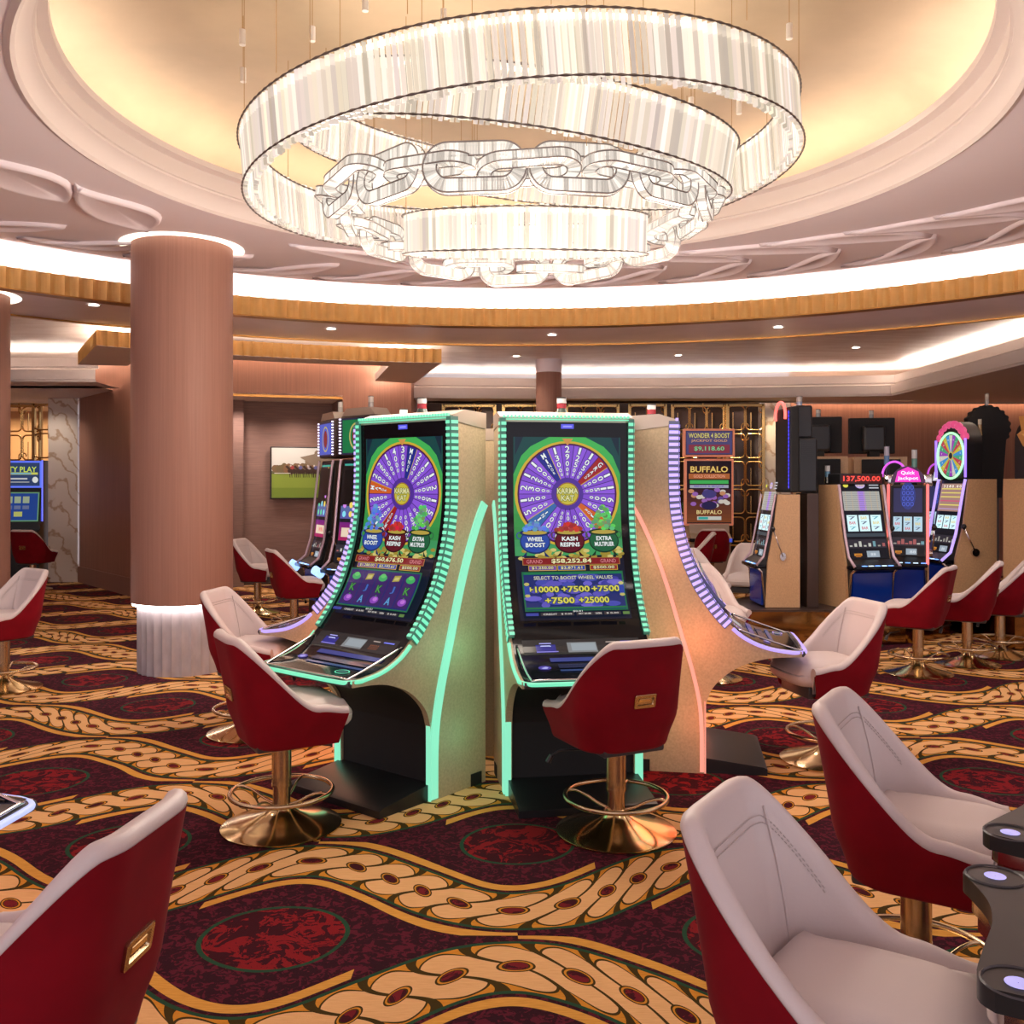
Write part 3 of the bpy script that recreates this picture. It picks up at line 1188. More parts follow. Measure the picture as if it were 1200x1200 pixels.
def link_mesh(L, W, r, th, lum=1.2):
    mb = MB(); edge = MB()
    path = []
    R_ = W / 2
    n = 40
    per = 2 * (L - W) + 2 * PI * R_
    for i in range(n * 2):
        s_ = per * i / (n * 2)
        hl = L / 2 - R_
        if s_ < 2 * hl: x, y, nx, ny = -hl + s_, R_, 0, 1
        elif s_ < 2 * hl + PI * R_:
            a = PI / 2 - (s_ - 2 * hl) / R_; x, y, nx, ny = hl + R_ * math.cos(a), R_ * math.sin(a), math.cos(a), math.sin(a)
        elif s_ < 4 * hl + PI * R_: x, y, nx, ny = hl - (s_ - 2 * hl - PI * R_), -R_, 0, -1
        else:
            a = -PI / 2 - (s_ - 4 * hl - PI * R_) / R_; x, y, nx, ny = -hl + R_ * math.cos(a), R_ * math.sin(a), math.cos(a), math.sin(a)
        path.append((x, y, nx, ny))
    N = len(path)
    for i in range(N):
        x0, y0, a0, b0 = path[i]; x1, y1, a1, b1 = path[(i + 1) % N]
        x1, y1 = x0 + (x1 - x0) * .78, y0 + (y1 - y0) * .78
        k = lum * random.choice([.55, .8, 1.0, 1.25])
        c = (k, k * .92, k * .82)
        v = []
        for (x, y, a_, b_) in ((x0, y0, a0, b0), (x1, y1, a1, b1)):
            for s_, z in ((-r, -th), (r, -th), (r, th), (-r, th)):
                v.append((x + a_ * s_, y + b_ * s_, z))
        mb.add(v, [(0, 1, 2, 3), (7, 6, 5, 4), (0, 4, 5, 1), (1, 5, 6, 2), (2, 6, 7, 3), (3, 7, 4, 0)], 0, None, c)
    for s_, z in ((-r, -th), (r, -th), (r, th), (-r, th)):
        edge.tube([(x + a_ * s_, y + b_ * s_, z) for (x, y, a_, b_) in path], .0045, 4, closed=True)
    return mb, edge


lm, le = link_mesh(.44, .175, .034, .026, .72)
NL = 26
proto = lm.build('chain_link', M_crys, ch, color=True)
pe = le.build('link_edge', mat('link_edge_metal', (.35, .31, .30), .3, .8), proto, smooth=True)
for i in range(NL):
    if i == 0: o, e = proto, pe
    else:
        o = proto.copy(); COL.objects.link(o); o.parent = ch
        e = pe.copy(); COL.objects.link(e); e.parent = o
    a = 2 * PI * (i + .5) / NL + .03
    rr = 1.07 + random.uniform(-.03, .03)
    o.location = (rr * math.cos(a) + .0, rr * math.sin(a) + .02, H0 + 1.60 - ch.location.z + random.uniform(-.02, .02) + .06 * math.cos(2 * a))
    roll = PI / 2 if i % 2 == 0 else random.uniform(-.25, .25)
    o.rotation_mode = 'QUATERNION'
    o.rotation_quaternion = (Matrix.Rotation(a + PI / 2 + random.uniform(-.15, .15), 4, 'Z') @ Matrix.Rotation(random.uniform(-.12, .12), 4, 'Y') @ Matrix.Rotation(roll, 4, 'X')).to_quaternion()
# suspension wires
for (r, z, n, ph, cx, ty, tx) in ((1.60, H0 + 2.10, 12, .2, 0, -4.7, 0), (1.27, H0 + 2.15, 8, .5, -.02, 7.2, 9.2), (.71, H0 + 1.6, 6, .1, .03, 0, 11.5), (1.07, H0 + 1.66, 8, .3, 0, 0, 0)):
    M = tiltmat(cx, 0, z - ch.location.z, R(tx), R(ty))
    for i in range(n):
        a = ph + 2 * PI * i / n
        p = M @ Vector((r * math.cos(a), r * math.sin(a), 0))
        mb = MB(); mb.tube([p, (p.x, p.y, -.002)], .0022, 5)
        mb.build('suspension_wire', M_brass, ch)

# white cylinder pendants
pp_ = None
pend = [(284, 44, 3.95), (285, 88, 3.95), (366, 40, 4.08), (520, 20, 4.05), (925, 37, 4.0), (810, 122, 3.92), (866, 126, 3.9), (756, 118, 3.95), (737, 112, 3.98), (709, 105, 4.0), (428, 4, 4.05), (695, 130, 3.85), (646, 16, 4.1), (572, 128, 3.9)]
for px, py, z in pend:
    x, y = on_plane(px, py, z)
    if pp_ is None:
        t = empty('pendant_light', (x, y, z)); pp_ = t
        mb = MB(); mb.cyl(0, 0, -.04, .04, .017, 16); mb.build('cylinder_body', M_white_lamp, t, smooth=40)
        mb = MB(); mb.tube([(0, 0, .04), (0, 0, .34)], .0022, 5); mb.build('wire', M_brass, t)
    else:
        t = copy_tree(pp_)
        t.location = (x, y, z)
    tag(t, 'small white cylinder pendant on a thin wire under the gold dome', 'pendant light', 'cylinder pendants under the dome')

# ================================================================ STOOLS


def stool_shell():
    """returns (outer verts grid fn) bucket seat: local, occupant faces -Y, back at +Y"""
    def plan(u):  # u -1..1 : right-front -> back -> left-front ; returns unit plan (x,y)
        a = u * 1.0
        # superellipse path
        hw, yb, yf, rc = .262, .215, -.235, .17
        Ls = (yb - rc) - yf; La = PI / 2 * rc; Lb = 2 * (hw - rc)
        T = 2 * Ls + 2 * La + Lb
        s_ = (u + 1) / 2 * T
        if s_ < Ls: return hw, yf + s_, 1, 0
        s_ -= Ls
        if s_ < La:
            an = s_ / rc; return hw - rc + rc * math.cos(an), yb - rc + rc * math.sin(an), math.cos(an), math.sin(an)
        s_ -= La
        if s_ < Lb: return hw - rc - s_, yb, 0, 1
        s_ -= Lb
        if s_ < La:
            an = PI / 2 + s_ / rc; return -(hw - rc) + rc * math.cos(an), yb - rc + rc * math.sin(an), math.cos(an), math.sin(an)
        s_ -= La
        return -hw, yb - rc - s_, -1, 0
    return plan


def sstep(a, b, x):
    t = max(0, min(1, (x - a) / (b - a))); return t * t * (3 - 2 * t)


def make_stool():
    t = empty('casino_stool', (0, 0, 0))
    plan = stool_shell()
    NU, NV = 72, 16
    ZB = .41

    def top(x, y):
        # distance round the plan from the middle of the back
        if y > .0449 and abs(x) < .0921: s_ = abs(x)
        elif y > .045: s_ = .092 + .17 * math.atan2(max(0, abs(x) - .092), max(1e-9, y - .045))
        else: s_ = .092 + .267 + (.045 - y)
        q = max(0, min(1, (s_ - .165) / .335))
        z = .575 + .320 * (1 - (q * q * (3 - 2 * q)) ** .9)
        z -= .02 * sstep(-.10, -.235, y)
        return z

    def pt(u, v, off):
        x, y, nx, ny = plan(u)
        zt = top(x, y)
        z = ZB + (zt - ZB) * v
        # flare + recline with height
        hf = (z - ZB) / .52
        k = .86 + .16 * sstep(0, .35, hf) - .02 * hf
        yy = y * (k if y < 0 else (.84 + .16 * sstep(0, .3, hf)))
        xx = x * k
        yy += .095 * max(0, hf - .15) ** 1.2 * sstep(-.1, .2, y)
        # rounded bottom edge
        rb = .03
        if z - ZB < rb: 
            q = 1 - math.sqrt(max(0, 1 - ((rb - (z - ZB)) / rb) ** 2)); off = off - q * .02
        return (xx + nx * off, yy + ny * off, z)
    # outer red shell
    mb = MB()
    v = []; f = []
    us = [-1 + 2 * i / NU for i in range(NU + 1)]
    vsn = [0, .02, .05, .1] + [.1 + .9 * j / (NV - 4) for j in range(1, NV - 3)]
    nv = len(vsn)
    for u in us:
        for vv in vsn: v.append(pt(u, vv, 0))
    for i in range(NU):
        for j in range(nv - 1): f.append((i * nv + j, (i + 1) * nv + j, (i + 1) * nv + j + 1, i * nv + j + 1))
    # front edge returns + bottom
    bi = [i * nv for i in range(NU + 1)]
    f.append(tuple(bi))
    mb.add(v, f)
    # inner skin of shell front edges
    v2 = [pt(u, vv, -.018) for u in us for vv in vsn]
    o_ = len(mb.v)
    mb.add(v2, [(i * nv + j, i * nv + j + 1, (i + 1) * nv + j + 1, (i + 1) * nv + j) for i in range(NU) for j in range(nv - 1)])
    for e in (0, NU):
        for j in range(nv - 1): mb.f.append((e * nv + j, e * nv + j + 1, o_ + e * nv + j + 1, o_ + e * nv + j)); mb.m.append(0); mb.c.append((1, 1, 1))
    mb.build('shell', M_red, t, smooth=50)
    # white lining: from rim, thick rolled edge, down inside to seat
    mb = MB(); v = []; f = []
    prof = [(-.014, -.012), (-.003, -.006), (.001, .006), (-.002, .018), (-.012, .028), (-.026, .031), (-.040, .026), (-.048, .012), (-.052, -.01)]
    LN = len(prof) + 7
    for u in us:
        x, y, nx, ny = plan(u)
        for off, dz in prof:
            p = pt(u, 1, off); v.append((p[0], p[1], p[2] + dz))
        for j in range(1, 8):
            vv = 1 - j / 7 * .86
            d = .052 + .016 * math.sin(PI * min(1, j / 7)) * sstep(-.1, .2, y)
            p = pt(u, vv, -d); v.append((p[0], p[1], p[2] - .01 * (1 - j / 7)))
    for i in range(NU):
        for j in range(LN - 1): f.append((i * LN + j, (i + 1) * LN + j, (i + 1) * LN + j + 1, i * LN + j + 1))
    f.append(tuple(range(LN))); f.append(tuple(NU * LN + j for j in range(LN))[::-1])
    mb.add(v, f)
    lin = mb.build('lining', M_white, t, smooth=60)
    # stitching: paired dashes that follow the rim inside
    mb = MB()
    def lind(vv, u):
        return .052 + .016 * math.sin(PI * (1 - vv) / .86) * sstep(-.1, .2, plan(u)[1]) + .0015
    for vv in (.90, .87):
        last = None
        for i in range(34, 110):
            u = -1 + 2 * i / 144; u2 = -1 + 2 * (i + .55) / 144
            zt = 1
            p = pt(u, vv, -lind(vv, u)); q = pt(u2, vv, -lind(vv, u2))
            mb.tube([p, q], .0016, 4)
    mb.build('stitching', M_stitch, lin)
    # vertical piped seams inside the back
    for u in (-.31, .31):
        mb = MB()
        pts = [pt(u, 1 - j / 12 * .72 - .04, -lind(1 - j / 12 * .72 - .04, u) + .001) for j in range(13)]
        mb.tube(pts, .0032, 5)
        mb.build('seam', M_white, lin, smooth=True)
    # seat cushion
    bm = bmesh.new()
    bmesh.ops.create_cube(bm, size=1)
    bmesh.ops.subdivide_edges(bm, edges=bm.edges[:], cuts=9, use_grid_fill=True)
    hw, yf, yb, z0, z1 = .215, -.300, .165, .47, .605
    for p in bm.verts:
        x, y, z = p.co * 2
        r2 = (abs(x) ** 5 + abs(y) ** 5) ** .2
        m_ = max(abs(x), abs(y))
        if m_ > 0: sc = m_ / max(r2, 1e-6)
        else: sc = 1
        X, Y = x * sc, y * sc
        ez = (1 - max(0, abs(z)) ** 4 * .14)
        X *= ez; Y *= ez
        fl_ = (1 - .10 * sstep(0, 1, Y))
        zz = z0 + (z + 1) / 2 * (z1 - z0)
        rim = max(abs(X), abs(Y))
        if z > 0: zz -= .045 * sstep(.72, 1.0, rim) * z + .012 * (1 - rim) * 0
        if z > 0 and Y < 0: zz -= .012 * sstep(-.5, -1, Y)
        p.co = Vector((X * hw * fl_, (yf + yb) / 2 + Y * (yb - yf) / 2, zz + (.008 * (1 - X * X) if z > .5 else 0)))
    me = bpy.data.meshes.new('seat_cushion'); 
    bmesh.ops.recalc_face_normals(bm, faces=bm.faces)
    bm.to_mesh(me); bm.free()
    me.materials.append(M_white); me.polygons.foreach_set('use_smooth', [True] * len(me.polygons))
    o = bpy.data.objects.new('seat_cushion', me); COL.objects.link(o); o.parent = t
    # seat pan + lever
    mb = MB(); mb.rbox(-.16, .16, -.22, .16, .395, .47, .012, 2); mb.build('seat_pan', M_dgrey, t, smooth=40)
    mb = MB(); mb.tube([(.10, -.12, .36), (.20, -.17, .355), (.24, -.19, .33)], .006, 6); mb.tube([(.236, -.188, .334), (.252, -.196, .30)], [.012, .014], 8)
    mb.build('height_lever', M_black, t, smooth=40)
    # badge on the back
    c0 = pt(0.0, .50, .0); c1 = pt(0.0, .62, 0)
    sl = math.atan2(c1[1] - c0[1], c1[2] - c0[2])
    M = Matrix.Translation((c0[0] + .0, c0[1] + .001, c0[2])) @ Matrix.Rotation(-sl, 4, 'X')
    mb = MB()
    fr = rr_path(.110, .062, .006, 2); inn = rr_path(.084, .036, .003, 2)
    n_ = len(fr)
    v = [(x, .000, z) for x, z in fr] + [(x, .007, z) for x, z in fr] + [(x * .96, .0085, z * .94) for x, z in fr] + [(x, .0085, z) for x, z in inn] + [(x * .92, .0015, z * .8) for x, z in inn]
    f = [(k * n_ + i, k * n_ + (i + 1) % n_, (k + 1) * n_ + (i + 1) % n_, (k + 1) * n_ + i) for k in range(4) for i in range(n_)]
    f.append(tuple(4 * n_ + i for i in range(n_)))
    mb.add(v, f, 0, M)
    bd = mb.build('handle_plate', M_brass, t)
    mb = MB(); mb.rbox(-.030, .030, .002, .007, -.004, .012, .002, 1, M=M); mb.build('pull', M_brass2, bd)
    # post, collar, ring, base
    mb = MB(); mb.cyl(0, 0, .20, .415, .045, 32); mb.cyl(0, 0, .06, .205, .040, 32); mb.cyl(0, 0, .192, .204, .0465, 32)
    mb.build('post', M_brass, t, smooth=40)
    fr = MB()
    N = 48
    fr.tube([(.235 * math.cos(2 * PI * i / N), .235 * math.sin(2 * PI * i / N), .165) for i in range(N)], .0105, 10, closed=True)
    ring = fr.build('foot_ring', M_brass, t, smooth=True)
    for k in range(4):
        a = PI / 4 + k * PI / 2
        pts = cmr([(.038, .105), (.09, .125), (.15, .158), (.20, .172), (.232, .166)], 4)
        mb = MB(); mb.tube([(r_ * math.cos(a), r_ * math.sin(a), z) for r_, z in pts], .0065, 8)
        mb.build('spoke', M_brass, ring, smooth=True)
    mb = MB(); mb.lathe([(.001, 0), (.268, 0), (.277, .004), (.277, .010), (.268, .014), (.20, .030), (.13, .050), (.085, .066), (.058, .084), (.048, .10), (.040, .11)], 64)
    mb.build('base', M_brass2, t, smooth=50)
    return t


stool0 = make_stool()
first = [True]


def stool(x, y, th, label, grp='red and white casino stools'):
    if first[0]: o = stool0; first[0] = False
    else: o = copy_tree(stool0)
    o.location = (x, y, 0); o.rotation_euler = (0, 0, R(th))
    tag(o, label, 'stool', grp)
    return o


stool(.48, 4.33, 205, 'red stool in the middle foreground turned away before the centre curved machine')
stool(-1.08, 4.40, 121, 'red and white stool facing the left green-edged curved machine, the nearer of two')
stool(-1.68, 6.05, 82, 'stool half hidden behind the red stool at the left green-edged curved machine')
stool(1.84, 5.45, -78, 'stool with white inside leaning under the purple-edged counter right of the curved machines')
stool(.66, 1.91, 57, 'largest white-seated stool at the bottom right corner')
stool(1.24, 2.88, 58, 'white-seated stool at right edge behind the largest one, by the dark table')
stool(-1.01, 1.96, -97, 'dark red stool back cut off at the bottom left corner')
stool(-3.98, 7.35, -35, 'white-fronted stool cut by the left edge beyond the carpet')
stool(-7.30, 14.3, 172, 'small red stool in front of the far left poker machine')
stool(-3.17, 11.7, 80, 'far stool with white inside right of the big column, farther of the pair')
stool(-2.32, 10.0, 118, 'far red stool at the tall machines behind the left curved machine')
stool(3.44, 7.95, 233, 'red stool at right by the machines, nearest and leftmost of the row on brass posts')
stool(4.05, 8.35, 240, 'red stool second in the row on brass posts at the right machines')
stool(4.55, 8.75, 245, 'red stool third in the row on brass posts, cut by the right edge')
stool(2.68, 10.6, -28, 'white-fronted stool beside the side-facing machine with a pull lever')
stool(1.62, 7.75, 20, 'white-fronted stool just behind the purple LED edge, lowest of the far centre group')
stool(1.92, 9.75, 25, 'white-fronted stool second in the far centre group')
stool(2.62, 13.4, -100, 'far stool with white side before the orange-titled machine, left one')
stool(3.10, 14.6, 175, 'far red stool straight in front of the orange-titled machine')
# ================================================================ CURVED SLOT MACHINES
FP = [(.265, 1.955), (.262, 1.80), (.262, 1.64), (.272, 1.45), (.310, 1.26), (.378, 1.08), (.455, .955), (.54, .85), (.64, .765), (.77, .712), (.94, .69)]
FPs = cmr(FP, 10)
_acc = [0]
for a, b_ in zip(FPs, FPs[1:]): _acc.append(_acc[-1] + math.hypot(b_[0] - a[0], b_[1] - a[1]))
LTOT = _acc[-1]


def fp_at(s_):
    """front profile: distance s along it from the top -> (d,z), outward normal (nd,nz)"""
    s_ = max(0, min(LTOT - 1e-6, s_))
    lo, hi = 0, len(_acc) - 2
    while lo < hi:
        mid = (lo + hi + 1) // 2
        if _acc[mid] <= s_: lo = mid
        else: hi = mid - 1
    i = lo
    t = (s_ - _acc[i]) / (_acc[i + 1] - _acc[i])
    d = FPs[i][0] + (FPs[i + 1][0] - FPs[i][0]) * t; z = FPs[i][1] + (FPs[i + 1][1] - FPs[i][1]) * t
    j = min(max(i, 1), len(FPs) - 3)
    tx, tz = FPs[j + 2][0] - FPs[j - 1][0], FPs[j + 2][1] - FPs[j - 1][1]
    L = math.hypot(tx, tz)
    return d, z, -tz / L, tx / L


SCR0, SCR1 = .10, 1.10       # picture spans these distances from the top
def curved_map(u, v, h):     # v measured upward from the picture's foot
    d, z, nd, nz = fp_at(SCR1 - v)
    h += .004
    return (u, -(d + nd * h), z + nz * h)
def deck_map(u, v, h):
    d, z, nd, nz = fp_at(LTOT - v)
    h += .004
    return (u, -(d + nd * h), z + nz * h)


PUR = (.155, .045, .46); PUR2 = (.23, .085, .62); PURD = (.035, .012, .12); WHT = (.75, .80, .80)
GLD = (.55, .36, .03); LIM = (.45, .50, .08)


def game_screen(parent, variant):
    P = Paint(curved_map, .035)
    W, H = .293, SCR1 - SCR0
    P.rect(-W, 0, W, H, (.004, .006, .02))
    P.grad(-W, .36, W, H, (.05, .30, .10), (.004, .03, .05), 12)
    P.grad(-W, .45, W, H, (.03, .22, .05), (.05, .40, .08), 8)
    for sx in (-1, 1):
        P.poly([(sx * W, H), (sx * .10, H), (sx * .20, H - .05), (sx * .25, H - .10), (sx * W, H - .20)][::sx], (.004, .05, .05))
    for sx in (-1, 1):
        P.poly([(sx * .24, H), (sx * .285, H), (sx * .285, H - .10)], (.003, .015, .03))
    cx, cy, R0 = 0, .695, .262
    P.ring(cx, cy, R0 + .025, R0 + .022, .030, GLD)
    P.ring(cx, cy, R0 + .010, R0 + .010, .012, (.06, .005, .06))
    nseg = 22
    off = PI / 2 - PI / nseg
    words2 = {0: '29000', 1: '13000', 2: 'M', 3: '10000', 4: '12500', 5: '23000', 6: '1500', 21: '12500', 20: '10500', 19: 'G', 18: '10000', 17: '11500', 16: '6000', 15: '5000',
              14: 'K', 13: '9000', 12: '2500', 11: '12500', 10: '10500', 9: '2000', 8: 'B', 7: '5000'}
    words1 = {0: '3000', 1: '4000', 2: '1000', 3: '2500', 4: '2000', 5: 'K', 6: '2500', 7: '1000', 21: 'M', 20: '2500', 19: '10500', 18: '1500', 17: '25000', 16: '15000', 15: '500',
              14: '3000', 13: '1200', 12: '2000', 11: '4000', 10: '1000', 9: 'G', 8: '1200'}
    wd = words2 if variant == 2 else words1
    for i in range(nseg):
        a0 = off + 2 * PI * i / nseg; a1 = a0 + 2 * PI / nseg
        w = wd.get(i, '1000')
        c = PUR2 if i % 2 else (.19, .065, .54)
        if w == 'M': c = (.012, .02, .22)
        if w == 'G': c = (.30, .01, .015)
        if w == 'K': c = (.55, .10, .015)
        if w == 'B': c = (.03, .12, .35)
        P.poly([(cx, cy)] + [(cx + R0 * math.cos(a0 + (a1 - a0) * k / 4), cy + R0 * math.sin(a0 + (a1 - a0) * k / 4)) for k in range(5)], c, lift=(i == 0))
    P.k += 1
    for i in range(nseg):
        a0 = off + 2 * PI * i / nseg
        ca, sa = math.cos(a0), math.sin(a0); q = .0018
        P.poly([(cx - sa * q, cy + ca * q), (cx + sa * q, cy - ca * q), (cx + R0 * ca + sa * q, cy + R0 * sa - ca * q), (cx + R0 * ca - sa * q, cy + R0 * sa + ca * q)], PURD if wd.get(i, '1')[0] not in 'MGKB' else GLD, lift=False)
    P.ell(cx, cy, .088, .088, (.07, .025, .26), 30)
    for i in range(nseg):
        am = off + 2 * PI * (i + .5) / nseg
        w = {'M': 'MINOR', 'G': 'GRAND', 'K': 'MAJOR', 'B': 'MINI'}.get(wd.get(i, '1000'), wd.get(i, '1000'))
        r_ = R0 - .022
        n_ = len(w)
        sz = [.036, .032, .028, .022, .017][:n_] + [.016] * max(0, n_ - 5)
        if w.isalpha(): sz = [.030, .025, .022, .018, .015][:n_]
        for chx_, s_ in zip(w, sz):
            P.text(chx_, cx + r_ * math.cos(am), cy + r_ * math.sin(am), s_, WHT, w=s_ * (.72 if chx_ not in '1I' else .34), rot=am - PI / 2, outline=(.02, .01, .08), ow=.04)
            r_ -= s_ * 1.12
        P.k -= n_ * 2 - 1 if n_ else 0
    P.k += 12
    P.ell(cx, cy, .062, .062, (.30, .14, .02), 26); P.ell(cx, cy, .056, .056, (.50, .42, .04), 26)
    P.text('KARMA', cx, cy + .016, .030, (.65, .62, .30), w=.115, outline=(.01, .08, .02), bold=.03)
    P.text('KAT', cx, cy - .022, .030, (.65, .62, .30), w=.072, outline=(.01, .08, .02), bold=.03)
    P.poly([(-.03, H - .008), (.03, H - .008), (0, H - .045)], (.55, .25, .06))
    # coins and pots
    P.k += 1
    for i in range(60):
        P.ell(random.uniform(-W + .01, W - .01), random.uniform(.345, .40), .018, .010, random.choice([(.42, .34, .06), (.30, .22, .03), (.55, .47, .15)]), 8)
    pots = ((-.185, (.02, .06, .33), (.10, .26, .62), 'WHEEL', 'BOOST'), (0, (.10, .004, .012), (.50, .03, .03), 'KASH', 'RESPINS'), (.185, (.01, .10, .04), (.13, .48, .14), 'EXTRA', 'MULTIPLIER'))
    for px, body, gem, t1, t2 in pots:
        by = .435
        dark = tuple(c * .3 for c in body)
        for sx in (-1, 1):
            P.poly([(px + sx * .045, by - .05), (px + sx * .075, by - .085), (px + sx * .05, by - .08)], dark)
            P.ring(px + sx * .082, by + .035, .018, .020, .006, tuple(c * .8 + .02 for c in body), 14)
        P.ell(px, by, .082, .066, dark, 26); P.ell(px, by + .002, .076, .060, body, 26)
        P.ell(px, by + .050, .082, .020, dark, 22); P.ell(px, by + .050, .066, .011, (.40, .30, .05), 20)
        hg = .13 if (variant == 1 and px != 0) or (variant == 2 and px > 0) else .035
        if variant == 2 and px < 0: hg = .04
        for k in range(44):
            t = random.random()
            P.ell(px + random.uniform(-.078, .078) * (1 - t * .85), by + .062 + t * hg, .015, .012, tuple(c * random.uniform(.45, 1.25) for c in gem), 6)
        P.text(t1, px, by + .014, .024, WHT, w=.085, outline=dark, bold=.03)
        P.text(t2, px, by - .018, .024, WHT, w=.105, outline=dark, bold=.03)
    # jackpots
    P.rect(-.262, .302, .262, .342, (.35, .16, .04)); P.rect(-.258, .305, .258, .339, (.20, .008, .01))
    P.text('GRAND', -.198, .322, .022, (.62, .18, .20), w=.085, outline=(.08, 0, 0)); P.text('GRAND', .198, .322, .022, (.62, .18, .20), w=.085, outline=(.08, 0, 0))
    v = ('$58,252.84', '$1,250.00', '$2,871.61', '$500.00') if variant == 2 else ('$60,676.50', '$1,288.00', '$2,193.61', '$500.00')
    P.text(v[0], 0, .322, .028, (.75, .70, .38), w=.215, outline=(.06, .02, 0), bold=.025)
    for x0, c, tx in ((-.232, (.16, .06, .30), v[1]), (-.078, (.03, .06, .36), v[2]), (.096, (.25, .02, .02), v[3])):
        P.rect(x0, .270, x0 + .150, .299, GLD); P.rect(x0 + .003, .273, x0 + .147, .296, c)
        P.text(tx, x0 + .075, .2845, .018, (.70, .66, .35), w=.115, outline=(.01, .01, .05))
    P.rect(-.27, .032, .27, .264, (.008, .12, .05)); P.rect(-.262, .040, .262, .256, (.01, .02, .13))
    if variant == 2:
        for i in range(60):
            P.ell(random.uniform(-.225, .225), random.uniform(.062, .235), random.uniform(.02, .05), .016, random.choice([(.035, .035, .28), (.09, .075, .42), (.05, .06, .36), (.12, .10, .50)]), 10)
        P.rect(-.262, .04, .262, .052, (.008, .14, .05)); P.rect(-.262, .246, .262, .256, (.008, .16, .06))
        P.text('SELECT TO BOOST WHEEL VALUES', 0, .226, .020, (.55, .56, .45), w=.42, outline=(.01, .01, .06), bold=.02)
        y1, y2 = .158, .090
        for tx, x, y, w in (('+10000', -.165, y1, .165), ('+7500', .005, y1, .15), ('+7500', .165, y1, .15), ('+7500', -.085, y2, .155), ('+25000', .095, y2, .16)):
            P.text(tx, x, y, .038, (.62, .56, .08), w=w, outline=(.02, .05, .02), bold=.03)
        for sx in (-1, 1):
            for y in (.19, .12): P.ell(sx * .25, y, .014, .010, (.45, .40, .12), 12)
            P.rect(sx * .25 - .014, .128, sx * .25 + .014, .180, (.02, .05, .32))
    else:
        sy = (.050, .118, .186)
        for i in range(5):
            x = -.208 + i * .104
            P.rect(x - .048, .048, x + .048, .250, (.035, .012, .11))
            for j, y in enumerate((.082, .149, .216)):
                k = (i * 3 + j * 2) % 6
                if k == 0: P.ell(x, y, .030, .022, (.22, .05, .42)); P.ell(x + .004, y + .004, .016, .012, (.45, .15, .6)); P.rect(x - .004, y + .018, x + .004, y + .028, (.05, .25, .05))
                elif k == 1: P.poly([(x - .028, y - .018), (x + .022, y - .012), (x + .030, y + .022), (x - .018, y + .018)], (.34, .28, .05)); P.poly([(x - .020, y - .010), (x + .015, y - .006), (x + .02, y + .012), (x - .012, y + .010)], (.50, .44, .14))
                elif k == 2: P.text('K', x, y, .044, (.06, .28, .06), w=.036, outline=(.01, .05, .02))
                elif k == 3: P.text('A', x, y, .044, (.10, .30, .60), w=.036, outline=(.01, .05, .12))
                elif k == 4: P.ell(x, y, .032, .020, (.04, .35, .10)); P.ell(x, y + .012, .020, .012, (.10, .48, .12))
                else: P.text('J', x, y, .044, (.05, .12, .45), w=.026, outline=(.01, .02, .1))
    P.text('$0.01', 0, .024, .011, (.6, .6, .6), w=.05)
    for x, w, tx in ((-.145, .09, 'CREDIT'), (-.06, .07, '$ 0.05'), (.035, .08, 'BET $0.88'), (.105, .04, 'WIN'), (.18, .08, '$ 0.00')):
        P.rect(x - w / 2 - .004, -.002, x + w / 2 + .004, .018, (.025, .022, .03)); P.text(tx, x, .008, .011, (.60, .58, .55), w=w * .8)
    P.rect(-.27, -.001, -.205, .016, (.04, .05, .30)); P.rect(.235, -.001, .27, .016, (.10, .20, .05))
    return P.build('screen', M_screen, parent)


def led_mats(key):
    c = {'green': (.15, .78, .47), 'purple': (.50, .36, 1.0), 'red': (1.0, .16, .13), 'white': (.50, .56, 1.0), 'orange': (1, .26, .16)}[key]
    return c


def candle(parent, x, y, z, h=.085, r=.026, cols=((.55, .55, .55), (.28, .02, .03), (.05, .07, .06))):
    c = MB()
    n = len(cols)
    mats_ = []
    for k, col in enumerate(cols[::-1]):
        z0 = z + h * k / n; z1 = z + h * (k + 1) / n - .002
        c.cyl(x, y, z0, z1, r * (1.25 if k == 0 and n > 2 else 1), 20, mi=k, r1=r)
        mats_.append(mat('candle_%s' % str(col).replace(' ', ''), col, .25, coat=.3))
    c.cyl(x, y, z + h - .002, z + h + .004, r * 1.05, 20, mi=n)
    mats_.append(M_black)
    return c.build('candle_light', mats_, parent, smooth=40)


HWID = .36


